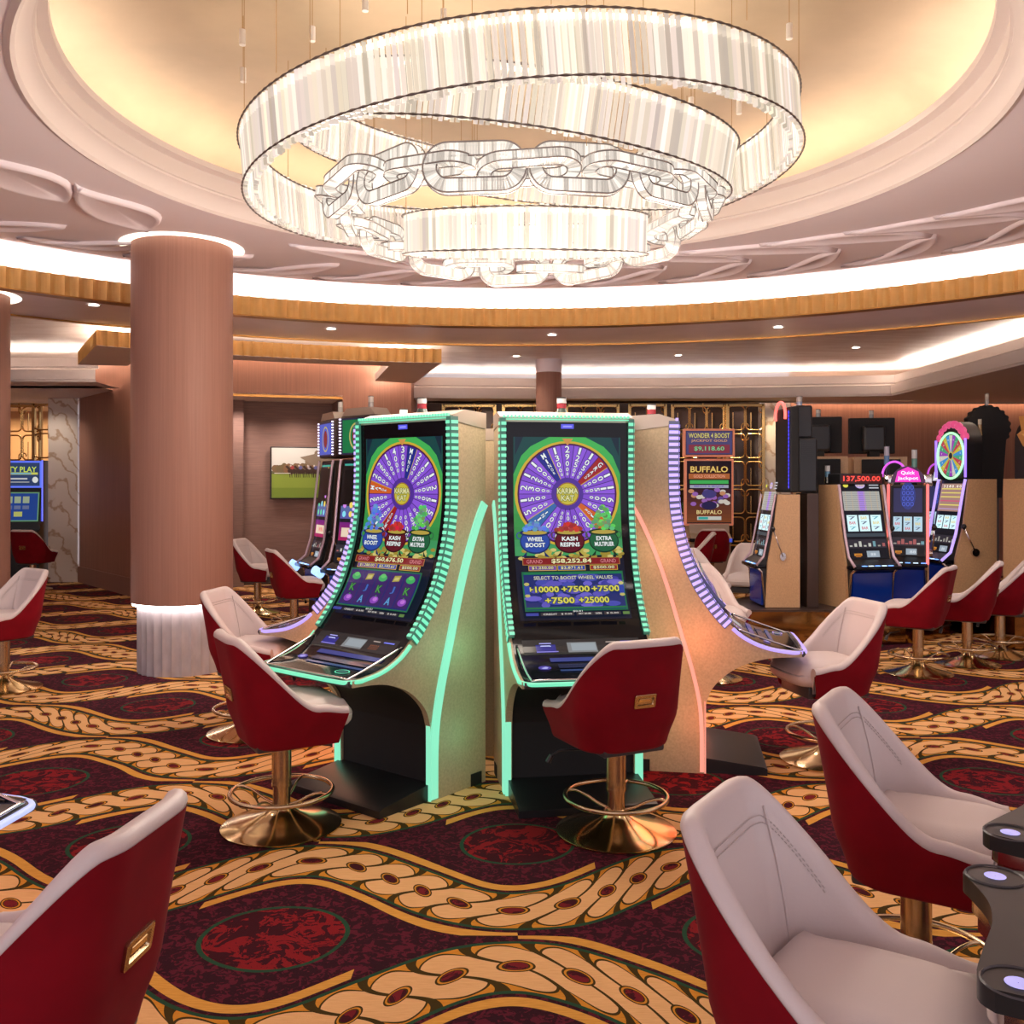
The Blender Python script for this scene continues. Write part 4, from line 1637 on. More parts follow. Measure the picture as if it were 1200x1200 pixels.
def curved_machine(x, y, th, variant, edge_r, edge_l, side_led, label, detail=True):
    t = empty('slot_machine', (x, y, 0), R(th))
    tag(t, label, 'slot machine', 'curved-screen slot machines')
    prof = [(d, z) for d, z in FPs]
    under = cmr([(.94, .66), (.80, .652), (.70, .632), (.60, .592), (.52, .535), (.455, .46), (.425, .37)], 5)
    poly = [(0, 0)] + [(.42, 0)] + under[::-1] + prof[::-1] + [(.20, 1.975), (0, 1.965)]
    # side panels
    for sx in (-1, 1):
        mb = MB()
        mb.prism([(-d, z) for d, z in poly], sx * HWID, sx * (HWID - .035), 'x')
        mb.build('side_panel', M_beige, t, smooth=30)
    # inner body (dark), back
    body = [(.02, .01), (.40, .01), (.40, .36)] + [(d - .02, z + .0) for d, z in under[::-1]] + [(d - .02, z - .012) for d, z in prof[::-1]] + [(.02, 1.95)]
    mb = MB(); mb.prism([(-d, z) for d, z in body], -HWID + .035, HWID - .035, 'x'); mb.build('cabinet_body', M_blackm, t, smooth=30)
    # top cap
    mb = MB(); mb.prism([(0.002, 1.90), (0.002, 1.985), (-.17, 1.995), (-.262, 1.965), (-.262, 1.935), (-.16, 1.92)], -HWID - .004, HWID + .004, 'x')
    mb.build('top_cap', M_cap, t, smooth=30)
    # glossy front sheet
    mb = MB(); n = 50; v = []
    for i in range(n + 1):
        d, z, nd, nz = fp_at(.02 + (LTOT - .03) * i / n)
        for u in (-HWID + .012, HWID - .012): v.append((u, -(d + nd * .003), z + nz * .003))
    mb.add(v, [(2 * i, 2 * i + 1, 2 * i + 3, 2 * i + 2) for i in range(n)]); mb.build('front_glass', M_gloss, t, smooth=True)
    game_screen(t, variant)
    P = Paint(curved_map); P.rect(-.035, 1.045, .035, 1.070, (.10, .10, .75)); P.rect(-.024, 1.053, .024, 1.062, (.3, .3, .95)); P.build('top_display', M_screen, t)
    # ribbed led edges
    for sx, key in ((1, edge_r), (-1, edge_l)):
        c = led_mats(key)
        lit = glow('led_%s' % key, c, 1.05 if key == 'green' else 1.3, (.1, .1, .1)); dim = glow('led_dim_%s' % key, tuple(q * .6 for q in c), .22, (.05, .08, .08))
        mb = MB(); v = []
        L1 = 1.20
        n = 60
        for i in range(n + 1):
            d, z, nd, nz = fp_at(L1 * i / n)
            for (q, h) in ((-.004, .002), (-.004, .020), (-.030, .020), (-.030, .002)):
                v.append((sx * (HWID + .006 + q * 1.0), -(d + nd * h), z + nz * h))
        mb.add(v, [(4 * i + k, 4 * i + (k + 1) % 4, 4 * i + 4 + (k + 1) % 4, 4 * i + 4 + k) for i in range(n) for k in range(4)] + [(0, 1, 2, 3), (4 * n + 3, 4 * n + 2, 4 * n + 1, 4 * n)])
        # side-facing skirt of the led edge
        v = []
        for i in range(n + 1):
            d, z, nd, nz = fp_at(L1 * i / n)
            for (q, h) in ((.0, .018), (.0, -.040), (.006, -.040), (.006, .018)):
                v.append((sx * (HWID + q), -(d + nd * h), z + nz * h))
        mb.add(v, [(4 * i + k, 4 * i + (k + 1) % 4, 4 * i + 4 + (k + 1) % 4, 4 * i + 4 + k) for i in range(n) for k in range(4)])
        eb = mb.build('led_edge', dim, t)
        mb = MB(); pitch = .034
        for i in range(int(L1 / pitch)):
            s0 = .02 + i * pitch; s1 = s0 + pitch * .52
            a = fp_at(s0); b2 = fp_at(s1)
            for u0, u1, h0, h1 in ((HWID + .0065, HWID + .0095, -.036, .016), (HWID - .026, HWID + .0005, .0205, .0225)):
                v = []
                for (d, z, nd, nz) in (a, b2):
                    for (u, h) in ((u0, h0), (u1, h0), (u1, h1), (u0, h1)): v.append((sx * u, -(d + nd * h), z + nz * h))
                mb.add(v, [(0, 1, 2, 3), (7, 6, 5, 4), (0, 4, 5, 1), (1, 5, 6, 2), (2, 6, 7, 3), (3, 7, 4, 0)])
        mb.build('led_bars', lit, eb)
        # smooth led line round the button deck
        mb = MB(); pts = []
        for i in range(16):
            d, z, nd, nz = fp_at(L1 + .02 + (LTOT - L1 - .06) * i / 15); pts.append((sx * (HWID + .004), -d, z - .010))
        pts += [(sx * (HWID - .03), -.955, .683), (sx * (HWID - .10), -.968, .683), (0, -.970, .683)]
        mb.tube(cmr(pts, 3), .0105, 8); mb.build('deck_led', glow('led_line_%s' % (key), c, 1.0, (.1, .1, .1)), t, smooth=True)
    # top led bar
    c = led_mats(edge_r if variant != 3 else 'purple')
    k_ = edge_r
    mb = MB()
    for i in range(34):
        x0 = -HWID + .01 + i * (2 * HWID - .02) / 34; mb.box(x0, x0 + .0125, -.278, -.262, 1.958, 1.972)
    mb.build('top_led', glow('led_%s' % k_, c, 1.05), t)
    mb = MB(); mb.box(-HWID + .02, HWID - .02, -.282, -.27, 1.945, 1.951); mb.build('top_led_line', glow('led_line_%s' % k_, c, 1.0), t)
    # deck: rim, glass, buttons, display
    P = Paint(deck_map, .04)
    D0 = .0
    P.rect(-.30, .30, .30, .40, (.022, .018, .018))
    P.rect(-.235, .315, -.135, .385, (.02, .02, .22)); P.ell(-.185, .352, .030, .018, (.55, .60, .95), 16); P.rect(-.235, .318, -.125, .324, (.25, .22, .7)); P.rect(-.215, .374, -.155, .380, (.4, .4, .9))
    P.rect(-.075, .312, .075, .380, (.20, .21, .22)); P.rect(-.055, .322, .070, .374, (.28, .32, .35)); P.rect(-.07, .330, -.058, .350, (.5, .5, .5))
    for i in range(5):
        for j in range(3): P.ell(.125 + i * .014, .325 + j * .012, .003, .003, (.6, .16, .05), 6)
    P.rect(.125, .372, .175, .379, (.40, .32, .28)); P.rect(.20, .372, .275, .380, (.18, .2, .8))
    P.rect(-.18, .235, .30, .268, (.035, .05, .22)); P.rect(-.12, .246, -.02, .254, (.3, .42, .7)); P.rect(-.15, .17, .28, .21, (.012, .016, .05)); P.rect(-.15, .13, .28, .15, (.03, .06, .18))
    P.ell(-.22, .175, .032, .022, (.08, .06, .35), 16); P.ell(-.22, .175, .018, .012, (.4, .4, .8), 14)
    P.ring(.20, .075, .045, .03, .006, c, 26); P.ell(.20, .075, .03, .02, (.03, .12, .1), 18)
    P.build('deck_display', M_screen, t)
    mb = MB(); pts = [(-HWID + .03, -.60, .800), (-HWID + .045, -.90, .7), (-HWID + .11, -.945, .698), (HWID - .11, -.945, .698), (HWID - .045, -.90, .7), (HWID - .03, -.60, .800)]
    mb.tube(cmr(pts, 6), .006, 8); mb.build('deck_rim', M_chrome, t, smooth=True)
    mb = MB(); mb.prism([(-.42, .66), (-.95, .66), (-.962, .675), (-.955, .69), (-.80, .697), (-.66, .745), (-.5, .86)], -HWID + .01, HWID - .01, 'x'); mb.build('button_deck', M_dgrey, t, smooth=30)
    # side light curve along each cabinet side and down the front corners
    c = led_mats(side_led)
    # broad glowing line: from the back at mid height, swooping to the front corner, down to the floor
    crv = cmr([(.028, 1.50), (.085, 1.40), (.165, 1.22), (.235, 1.02), (.30, .80), (.365, .58), (.405, .40), (.418, .25), (.420, .01)], 6)
    for sx in (-1, 1):
        mb = MB(); v = []
        for i, (d, z) in enumerate(crv):
            a, b2 = crv[max(i - 1, 0)], crv[min(i + 1, len(crv) - 1)]
            tx, tz = b2[0] - a[0], b2[1] - a[1]; L = math.hypot(tx, tz); nx_, nz_ = -tz / L, tx / L
            w = .052 if side_led == 'green' else .022
            for (q, o_) in ((.0, w / 2), (.0, -w / 2), (.012, -w / 2), (.012, w / 2)):
                v.append((sx * (HWID + q - .001), -(d + nx_ * o_ - .014), z + nz_ * o_ * 1))
        n = len(crv)
        mb.add(v, [(4 * i + k, 4 * i + (k + 1) % 4, 4 * i + 4 + (k + 1) % 4, 4 * i + 4 + k) for i in range(n - 1) for k in range(4)] + [(0, 1, 2, 3), (4 * n - 1, 4 * n - 2, 4 * n - 3, 4 * n - 4)])
        mb.box(sx * HWID, sx * (HWID - .030), -.428, -.418, .0, .40)
        mb.build('side_led', glow('side_led_%s' % side_led, tuple(min(1, q * .90 + .09) for q in c), .97, (.1, .1, .1)), t)
        for z_, p_ in ((1.25, .45), (.75, .6), (.3, .35)):
            gl = lamp('side_led_glow', 'POINT', (sx * (HWID + .17), -.38 + .16 * (z_ > 1), z_), p_ * (1.2 if side_led == 'green' else 4.5), c if side_led == 'green' else (1, .20, .10), .16)
            gl.parent = t
    # kick panel and foot platform
    mb = MB(); mb.box(-HWID + .035, HWID - .035, -.405, -.30, .01, .42); mb.build('kick_panel', M_blackm, t)
    mb = MB(); mb.prism([(-.40, 0), (-.40, .085), (-.74, .045), (-.76, .035), (-.76, 0)], -HWID + .015, HWID - .015, 'x'); mb.build('foot_platform', M_black, t, smooth=30)
    for sx in (-1, 1):
        mb = MB(); mb.box(sx * HWID, sx * (HWID + .004), -.12, -.035, .0, .065); mb.build('cable_cutout', M_blackm, t)
    candle(t, 0, -.12, 1.992)
    return t


curved_machine(.255, 5.30, 9, 2, 'green', 'green', 'green', 'green-lit curved slot machine in the centre, wheel screen facing the camera')
curved_machine(-.423, 5.292, -39, 1, 'green', 'green', 'green', 'green-lit curved slot machine left of centre, turned to the left')
curved_machine(.715, 5.626, 80, 1, 'purple', 'purple', 'orange', 'purple-edged curved slot machine seen side-on, facing right with an orange side light')
curved_machine(-.575, 5.93, -108, 2, 'purple', 'purple', 'orange', 'purple-edged curved slot machine facing left, mostly hidden behind the left green one')
curved_machine(-.12, 6.62, 171, 1, 'purple', 'purple', 'orange', 'curved slot machine behind the pod hub, only its pale top light showing in the gap')
curved_machine(-2.36, 2.46, 84, 2, 'white', 'white', 'white', 'slot machine whose glossy counter corner with white LED edge enters at the left edge')
# central hub post between the backs
t = empty('pod_hub', (-.06, 5.62, 0), R(-10)); tag(t, 'narrow beige hub post filling the gap between the two green-lit machines', 'cabinet')
mb = MB(); mb.box(-.115, .115, -.10, .12, 0, 1.86); mb.build('post_panel', M_beige, t)
mb = MB(); mb.box(-.118, .118, -.103, .12, 1.862, 1.93); mb.build('cap', M_cap, t)

# ================================================================ UPRIGHT MACHINES


def reels(P, x0, y0, x1, y1, cols=3, tint=(.45, .62, .66)):
    P.rect(x0, y0, x1, y1, (.01, .01, .015))
    w = (x1 - x0) / cols
    for i in range(cols):
        a = x0 + i * w + .008; b2 = x0 + (i + 1) * w - .008
        P.rect(a, y0 + .006, b2, y1 - .006, tint)
        cx = (a + b2) / 2; h = (y1 - y0)
        for k, q in enumerate((.22, .52, .80)):
            cc = [(.10, .30, .35), (.42, .05, .06), (.08, .09, .14), (.5, .38, .08)][(i + k) % 4]
            P.text(['7', 'BAR', '7', 'BAR'][(i + k) % 4], cx, y0 + h * q, h * .17, cc, w=(b2 - a) * .62)


def upright(x, y, th, label, zb=.35, W=.56, style='stepper', trim=(.6, .25, .6), lever=True, top_txt=None, grp='upright slot machines', sidem=None, zt=1.70, ledk='purple'):
    t = empty('upright_slot_machine', (x, y, 0), R(th))
    tag(t, label, 'slot machine', grp)
    hw = W / 2
    sm = sidem or M_tan
    # side profile: d forward
    prof = [(0, zb), (.50, zb), (.53, zb + .36), (.62, zb + .40), (.62, zb + .45), (.50, zb + .50), (.44, zb + .72), (.36, zt - .12), (.33, zt), (0, zt)]
    sp = [(0, zb), (.50, zb), (.47, zb + .45), (.38, zb + .80), (.32, zt), (0, zt)]
    for sx in (-1, 1):
        mb = MB(); mb.prism([(-d, z) for d, z in sp], sx * hw, sx * (hw - .03), 'x'); mb.build('side_panel', sm, t)
    mb = MB(); mb.prism([(-d + .01, z) for d, z in prof], -hw + .03, hw - .03, 'x'); mb.build('cabinet_body', M_black, t)
    # sloped fronts: lower (deck->reel) and upper glass
    a, b2 = Vector((.50, zb + .50)), Vector((.44, zb + .72))
    c0, c1 = Vector((.44, zb + .72)), Vector((.335, zt - .02))

    def fmap(p, q):
        L = (q - p).length; dv = (q - p) / L
        nx_, nz_ = dv.y, -dv.x
        return (lambda u, v, h: (u, -(p.x + dv.x * v + nx_ * (h + .004) - .008), p.y + dv.y * v + nz_ * (h + .004))), L
    sw = hw - .045
    f1, L1 = fmap(a, b2); f2, L2 = fmap(c0, c1)
    # lower glass: bill acceptor and controls (between deck and reels)
    P = Paint(f1)
    P.rect(-sw, 0, sw, L1, (.008, .008, .012))
    P.rect(-sw * .75, .03, -sw * .35, .055, (.55, .22, .03)); P.rect(-sw * .68, .018, -sw * .42, .045, (.35, .12, .02)); P.rect(-sw * .1, .015, sw * .55, .08, (.30, .36, .42)); P.text('88', .05, .045, .03, (.6, .65, .7), w=.06)
    P.rect(-sw, .11, sw, .20, (.03, .025, .035))
    for i in range(8): P.rect(-sw + .02 + i * sw * .24, .125, -sw + .02 + i * sw * .24 + .03, .14 + (i % 3) * .02, random.choice([(.3, .28, .25), (.35, .1, .1), (.15, .3, .35), (.5, .5, .45)]))
    P.build('control_glass', M_screen, t)
    P = Paint(f2)
    P.rect(-sw, 0, sw, L2, (.006, .006, .010))
    if style == 'stepper':
        reels(P, -sw + .02, .05, sw - .02, .23)
        P.rect(-sw, .0, sw, .035, (.03, .04, .05))
        P.rect(-sw + .01, .27, sw - .01, .47, (.26, .26, .24))
        P.rect(-.045, .27, .045, .47, (.25, .15, .45))
        for i in range(9):
            P.rect(-sw + .02, .28 + i * .021, sw - .02, .283 + i * .021, (.10, .09, .10))
        for i in range(6): P.rect(-sw + .04 + i * sw * .32, .27, -sw + .045 + i * sw * .32, .47, (.35, .25, .15))
        P.ell(0, .535, .055, .035, (.35, .28, .50)); P.text('5X10X', 0, .535, .025, (.6, .5, .3), w=.09, outline=(.1, .02, .1))
        P.ell(-sw * .75, .53, .03, .02, (.45, .42, .05))
        for q in (.50, .53, .56): P.rect(sw * .45, q, sw * .95, q + .012, (.35, .36, .4))
    elif style == 'video':
        reels(P, -sw + .01, .03, sw - .01, .20, 3, (.30, .42, .50))
        P.rect(-sw + .02, .24, sw - .02, L2 - .02, (.02, .02, .06)); P.ell(0, .42, .075, .15, (.02, .03, .14))
        for i in range(3):
            for j in range(4): P.ring((i - 1) * .04, .33 + j * .06, .017, .024, .005, (.06, .09, .45), 14)
    elif style == 'fruit':
        P.grad(-sw + .01, .02, sw - .01, .22, (.25, .01, .06), (.10, .01, .12)); P.rect(-sw + .05, .06, sw - .05, .16, (.50, .40, .30)); P.text('WIN', 0, .11, .05, (.5, .03, .05), w=.16)
        P.grad(-sw + .01, .26, sw - .01, L2 - .03, (.07, .05, .22), (.03, .25, .18))
        for i in range(4):
            for j in range(6): P.ell(-sw * .7 + i * sw * .46, .31 + j * (L2 - .38) / 5.2, .030, .034, random.choice([(.5, .12, .12), (.55, .42, .08), (.08, .45, .20), (.40, .15, .5), (.15, .45, .55)]), 12)
    elif style == 'wheel':
        reels(P, -sw + .02, .04, sw - .02, .20)
        P.rect(-sw + .01, .24, sw - .01, L2 - .03, (.24, .14, .12))
        P.text('3 2 8 0 . 0 0', 0, L2 - .06, .03, (.75, .70, .6), w=sw * 1.5)
        for i in range(6): P.rect(-sw + .03, .26 + i * .045, sw - .03, .272 + i * .045, random.choice([(.5, .42, .1), (.4, .06, .12), (.3, .2, .35)]))
    P.build('screen', M_screen2, t)
    # side trims (coloured metal / led)
    lm = glow('slot_trim_' + ledk, led_mats(ledk) if ledk != 'pink' else (1, .3, .5), 1.0, (.3, .2, .3)) if ledk != 'metal' else mat('lilac_aluminium', (.62, .47, .58), .35, .25)
    for sx in (-1, 1):
        mb = MB()
        pts = [(sx * (hw - .012), -(d + .008), z) for d, z in ((.62, zb + .43), (.515, zb + .52), (.455, zb + .72), (.36, zt - .06), (.345, zt))]
        mb.tube(pts, .015, 6); mb.build('front_trim', lm, t, smooth=True)
        mb = MB()
        mb.tube([(sx * (hw - .03), -(d + .004), z) for d, z in ((.50, zb + .01), (.54, zb + .36), (.625, zb + .42))], .016, 6); mb.build('lower_trim', M_chrome, t, smooth=True)
    # deck with buttons
    mb = MB(); mb.rbox(-hw + .01, hw - .01, -.66, -.48, zb + .395, zb + .435, .012, 2); dk = mb.build('button_deck', M_gloss, t, smooth=40)
    for i in range(5):
        mb = MB(); mb.rbox(-.17 + i * .075, -.12 + i * .075, -.635, -.60, zb + .434, zb + .442, .003, 1); mb.build('button', glow('button_blue', (.15, .35, 1), 1.6) if i % 2 == 0 else glow('button_white', (.6, .8, 1), 1.2), dk)
    # belly panel
    mb = MB(); mb.box(-hw + .05, hw - .05, -.545, -.505, zb + .02, zb + .36); mb.build('belly_panel', mat('deep_blue_belly_glass', (.004, .02, .14), .12, emit=(.0, .03, .30), estr=.15), t)
    if lever:
        mb = MB(); M = Matrix.Translation((hw, -.26, zb + .52)) @ Matrix.Rotation(PI / 2, 4, 'Y')
        mb.cyl(0, 0, 0, .035, .042, 20, M=M); hub = mb.build('lever_hub', M_chrome, t, smooth=40)
        mb = MB(); mb.tube([(hw + .03, -.26, zb + .52), (hw + .045, -.33, zb + .64), (hw + .05, -.40, zb + .78)], .009, 8); la = mb.build('lever_arm', M_chrome, t, smooth=True)
        bm = MB(); bm.lathe([(.0005, -.03), (.018, -.024), (.029, 0), (.018, .024), (.0005, .03)], 16, M=Matrix.Translation((hw + .052, -.41, zb + .80))); bm.build('knob', M_black, la, smooth=True)
    # toppers
    if top_txt:
        mb = MB(); mb.rbox(-hw + .02, hw - .02, -.36, -.08, zt, zt + .115, .01, 2); mb.build('sign_box', M_black, t)
        P = Paint(flatmap(0, -.364, zt + .058)); P.rect(-hw + .03, -.045, hw - .03, .045, (.03, .002, .002)); P.text(top_txt, 0, 0, .062, (.95, .06, .04), w=W * .80, bold=.02); P.build('sign_display', M_screen2, t)
    return t


def plinth(poly, z1, label):
    t = empty('machine_stand', (poly[0][0], poly[0][1], 0)); tag(t, label, 'stand', 'mirror-gold machine stands')
    q = [(x - poly[0][0], y - poly[0][1]) for x, y in poly]
    mb = MB(); mb.prism(q, 0.01, z1 - .02, 'z'); mb.build('mirror_panel', mat('bronze_mirror', (.32, .19, .09), .10, 1.0), t)
    c = Vector((sum(p[0] for p in q) / len(q), sum(p[1] for p in q) / len(q)))
    qq = [tuple(c + (Vector(p) - c) * 1.02) for p in q]
    mb = MB(); mb.prism(qq, z1 - .02, z1, 'z'); mb.build('top_slab', M_brown, t)
    return t


# pod one at right
plinth([(2.38, 9.42), (3.14, 9.42), (3.30, 9.30), (3.95, 9.42), (4.6, 9.85), (4.70, 10.6), (4.70, 11.5), (3.4, 11.2), (2.38, 10.25)], .345, 'mirror-bronze stand carrying the machines right of the marble pier')
sideA = upright(2.93, 9.83, -90, 'machine seen side-on with beige side and pull lever, tall dark display tower on top', style='stepper', ledk='metal', trim=None, zt=1.50)
A = sideA
# tall display box of machine A (its back and side seen)
mb = MB(); mb.rbox(-.27, .27, -.10, .0, 1.52, 2.40, .02, 2); mb.build('display_tower', M_blackm, A)
mb = MB(); mb.rbox(-.22, .22, .0, .20, 1.52, 2.08, .02, 2)
for i in range(9): mb.box(.221, .226, .04, .16, 1.86 + i * .02, 1.868 + i * .02)
mb.build('tower_housing', M_black, A)
mb = MB(); mb.rbox(-.16, .16, -.02, .17, 2.08, 2.42, .02, 2); mb.build('upper_housing', M_black, A)
mb = MB()
mb.tube([(.262, -.11, 1.56 + i * .019) for i in range(43)], [.008 if i % 2 else .002 for i in range(43)], 6)
mb.build('blue_led_strip', glow('led_blue', (.05, .05, .9), .8), A)
mb = MB(); mb.tube([(.18 * math.cos(a), -.12, 2.32 + .14 * math.sin(a)) for a in np.linspace(-.3, PI + .3, 20)], .016, 8); mb.build('red_neon_arch', glow('neon_red', (1, .12, .10), 2), A, smooth=True)
candle(A, 0, .08, 2.42, .10, .030, ((.5, .48, .45), (.30, .36, .5)))
for o_ in bpy.data.objects:
    if o_.parent == A and o_.name.split('.')[0] in ('display_tower', 'tower_housing', 'upper_housing', 'blue_led_strip', 'red_neon_arch', 'candle_light'): o_.scale.y = 1 / .70
A.scale.y = .70
# dark bronze post behind A
t = empty('divider_post', (3.06, 9.66, .345)); tag(t, 'dark bronze vertical divider between the lever machine and its neighbour', 'post')
mb = MB(); mb.rbox(-.05, .07, -.09, .3, 0, 1.165, .008, 2); mb.build('post_body', M_brown, t)
B = upright(3.50, 9.98, 14, 'three-reel machine with red 137,500.00 sign lit on top', style='stepper', top_txt='137,500.00', zt=1.60, W=.54, ledk='metal')
candle(B, -.24, -.12, 1.62, .18, .026, ((.5, .5, .5), (.10, .25, .4), (.02, .02, .02)))
# two more black display backs above (machines facing away)
for (x, y, th, z0, z1, lab) in ((3.60, 10.95, 165, .35, 1.93, 'beige-sided machine facing away, black back panel above the lit 137,500.00 sign'), (4.36, 11.10, 172, .35, 1.93, 'beige-sided machine facing away, black box back beside the slim blue candle')):
    t = empty('upright_slot_machine', (x, y, 0), R(th)); tag(t, lab, 'slot machine', 'upright slot machines')
    mb = MB(); mb.box(-.30, .30, -.45, 0, z0, z1); mb.build('cabinet_body', M_tan, t)
    mb = MB(); mb.rbox(-.22, .22, .0, .03, 1.30, 1.90, .01, 2); mb.build('back_box', M_blackm, t)
    mb = MB(); mb.rbox(-.27, .27, -.50, -.42, 1.98, 2.42, .012, 2); mb.box(-.06, .06, -.42, -.30, 1.93, 2.30); mb.build('display_head', M_blackm, t)
    mb = MB(); mb.rbox(-.13, .13, -.43, -.28, 2.00, 2.32, .03, 2); mb.build('display_arm', M_black, t)
    candle(t, 0, -.46, 2.42, .09, .028, ((.5, .48, .45), (.3, .33, .33)))
C = upright(4.36, 10.32, -24, 'machine with glowing red frame and magenta dome sign on top', style='video', W=.41, ledk='red', zt=1.60)


def dome_topper(t, zt, w, glowc, name='quick hit'):
    mb = MB()
    pts = [(w * math.cos(a), zt + .02 + w * 1.05 * math.sin(a)) for a in np.linspace(0, PI, 20)]
    mb.prism(pts, -.34, -.22, 'y'); mb.build('dome_sign', mat('purple_dome_shell', (.08, .01, .10), .2), t, smooth=30)
    P = Paint(flatmap(0, -.342, zt + .09)); P.poly([(-w * .75, -.06), (w * .75, -.06), (w * .6, .05), (0, .10), (-w * .6, .05)], glowc)
    P.text('Quick', 0, .035, .045, (1, .75, .9), w=w * .8); P.text('Jackpot', 0, -.025, .045, (1, .75, .9), w=w * 1.2); P.build('dome_text', M_screen2, t)
    mb = MB(); mb.tube([(-.14 + .12 * math.cos(a), -.18, zt + .10 + .15 * math.sin(a)) for a in np.linspace(-.1, PI + .1, 20)], .012, 8); mb.build('acrylic_arch', glow('arch_violet', (.62, .10, .75), .8), t, smooth=True)
    for sx in (-1, 1):
        mb = MB(); mb.rbox(sx * (w + .02) - .05, sx * (w + .02) + .05, -.33, -.2, zt - .02, zt + .11, .02, 3); mb.build('chrome_shoulder', M_chrome, t, smooth=40)


dome_topper(C, 1.60, .17, (.70, .03, .40))
candle(C, .06, -.10, 1.60, .38, .028, ((.6, .6, .6), (.12, .32, .25), (.02, .02, .02), (.02, .02, .02)))
candle(C, -.22, -.10, 1.62, .40, .028, ((.4, .4, .5), (.10, .22, .4), (.02, .02, .02), (.02, .02, .02)))
D = upright(5.66, 12.0, -52, 'machine with white neon frame at a slant, between the red-framed and wheel machines', style='video', W=.46, ledk='white', zt=1.62)
dome_topper(D, 1.62, .15, (.4, .4, .45))
E_ = upright(5.22, 10.43, -84, 'tall wheel machine with green and purple neon ring, turned left', style='wheel', W=.54, ledk='purple', zt=1.66)


def wheel_topper(t, zt, hw, col_ring, rz=.26, hgt=.58):
    mb = MB(); pts = [(hw, zt), (hw, zt + hgt - hw * .8)] + [(hw * math.cos(a), zt + hgt - hw * .8 + hw * math.sin(a)) for a in np.linspace(.1, PI - .1, 16)] + [(-hw, zt + hgt - hw * .8), (-hw, zt)]
    mb.prism(pts, -.36, -.16, 'y'); mb.build('wheel_housing', M_black, t, smooth=30)
    cz = zt + .26
    P = Paint(flatmap(0, -.364, cz))
    n = 22; r = hw * .86
    P.k += 1
    pal = [(.05, .25, .55), (.5, .42, .05), (.45, .05, .08), (.06, .32, .16), (.28, .05, .4), (.55, .52, .45)]
    for i in range(n):
        a0, a1 = 2 * PI * i / n, 2 * PI * (i + 1) / n
        P._p([(0, 0), (r * math.cos(a0), r * math.sin(a0)), (r * math.cos(a1), r * math.sin(a1))], pal[i % 6], P.k * .00012)
    for i in range(n):
        a0 = 2 * PI * (i + .5) / n
        P.text(['10', '25', '50', '5'][i % 4], r * .78 * math.cos(a0), r * .78 * math.sin(a0), .016, (.7, .7, .65), rot=a0 - PI / 2)
    P.ell(0, 0, .05, .05, (.5, .4, .1)); P.ell(0, 0, .035, .035, (.02, .02, .03))
    P.build('prize_wheel', M_screen, t)
    mb = MB(); mb.tube([(hw * .93 * math.cos(a), -.368, cz + hw * .93 * math.sin(a)) for a in np.linspace(0, 2 * PI, 40, endpoint=False)], .013, 8, closed=True); mb.build('neon_ring', glow('ring_%s' % str(col_ring), col_ring, 1.3), t, smooth=True)


wheel_topper(E_, 1.66, .27, (.35, .9, .45))
mb = MB()
mb.tube([(.255 * math.cos(a), -.345, 1.66 + .37 + .235 * math.sin(a)) for a in np.linspace(.25, PI - .25, 25)], [.045 if i % 3 else .032 for i in range(25)], 10)
mb.build('pink_crest', mat('crest_pink', (.6, .08, .2), .3, emit=(.9, .1, .3), estr=.5), E_, smooth=40)
candle(E_, .12, -.10, 2.14, .18, .02, ((.6, .55, .4), (.5, .35, .15), (.5, .35, .15)))
for sx in (-1, 1):
    mb = MB(); mb.tube([(sx * .285, -.37, 1.68), (sx * .285, -.37, 2.10)], .015, 6)
    mb.build('neon_post', glow('post_violet', (.35, .2, 1), 1.1), E_, smooth=True)
plinth([(4.85, 9.05), (5.75, 9.15), (6.0, 10.4), (6.0, 12.3), (5.2, 12.2), (4.72, 10.9), (4.80, 10.2)], .345, 'mirror-bronze stand under the two wheel machines at the right edge')
F_ = upright(5.34, 9.72, 9, 'wheel machine with multicolour wheel and purple neon ring at the right edge', style='wheel', W=.56, ledk='metal', zt=1.66)
wheel_topper(F_, 1.66, .27, (.55, .45, .95), hgt=.60)
mb = MB()
mb.prism([(-.29, 1.98), (-.36, 2.10), (-.31, 2.14), (-.34, 2.28), (-.24, 2.22), (-.17, 2.33), (-.10, 2.27), (0, 2.42), (.10, 2.27), (.17, 2.33), (.24, 2.22), (.34, 2.28), (.31, 2.14), (.36, 2.10), (.29, 1.98), (.20, 2.14), (0, 2.21), (-.20, 2.14)], -.39, -.31, 'y')
mb.build('gold_crest', mat('crest_gold', (.55, .30, .08), .3, .6, emit=(.8, .3, .1), estr=.15), F_, smooth=40)
# dark column and scalloped sunburst topper seen from behind
t = empty('sunburst_sign', (5.64, 11.15, .345)); tag(t, 'black scalloped sunburst topper seen from behind, on a dark post between the wheel machines', 'sign')
mb = MB(); mb.box(-.12, .12, -.05, .10, 0, 1.4); mb.build('post', M_brown, t)
mb = MB()
pts = []
for i in range(80):
    a = 2 * PI * i / 80
    r = .255 + .016 * (i % 4 >= 2); pts.append((r * math.cos(a), 1.93 + r * math.sin(a)))
mb.prism(pts, -.04, .05, 'y'); mb.prism([(-.15, 1.1), (.15, 1.1), (.20, 1.80), (-.20, 1.80)], -.06, .06, 'y'); mb.build('sunburst_back', M_blackm, t)
candle(t, 0, 0, 2.195, .14, .022, ((.6, .55, .45), (.4, .4, .4)))

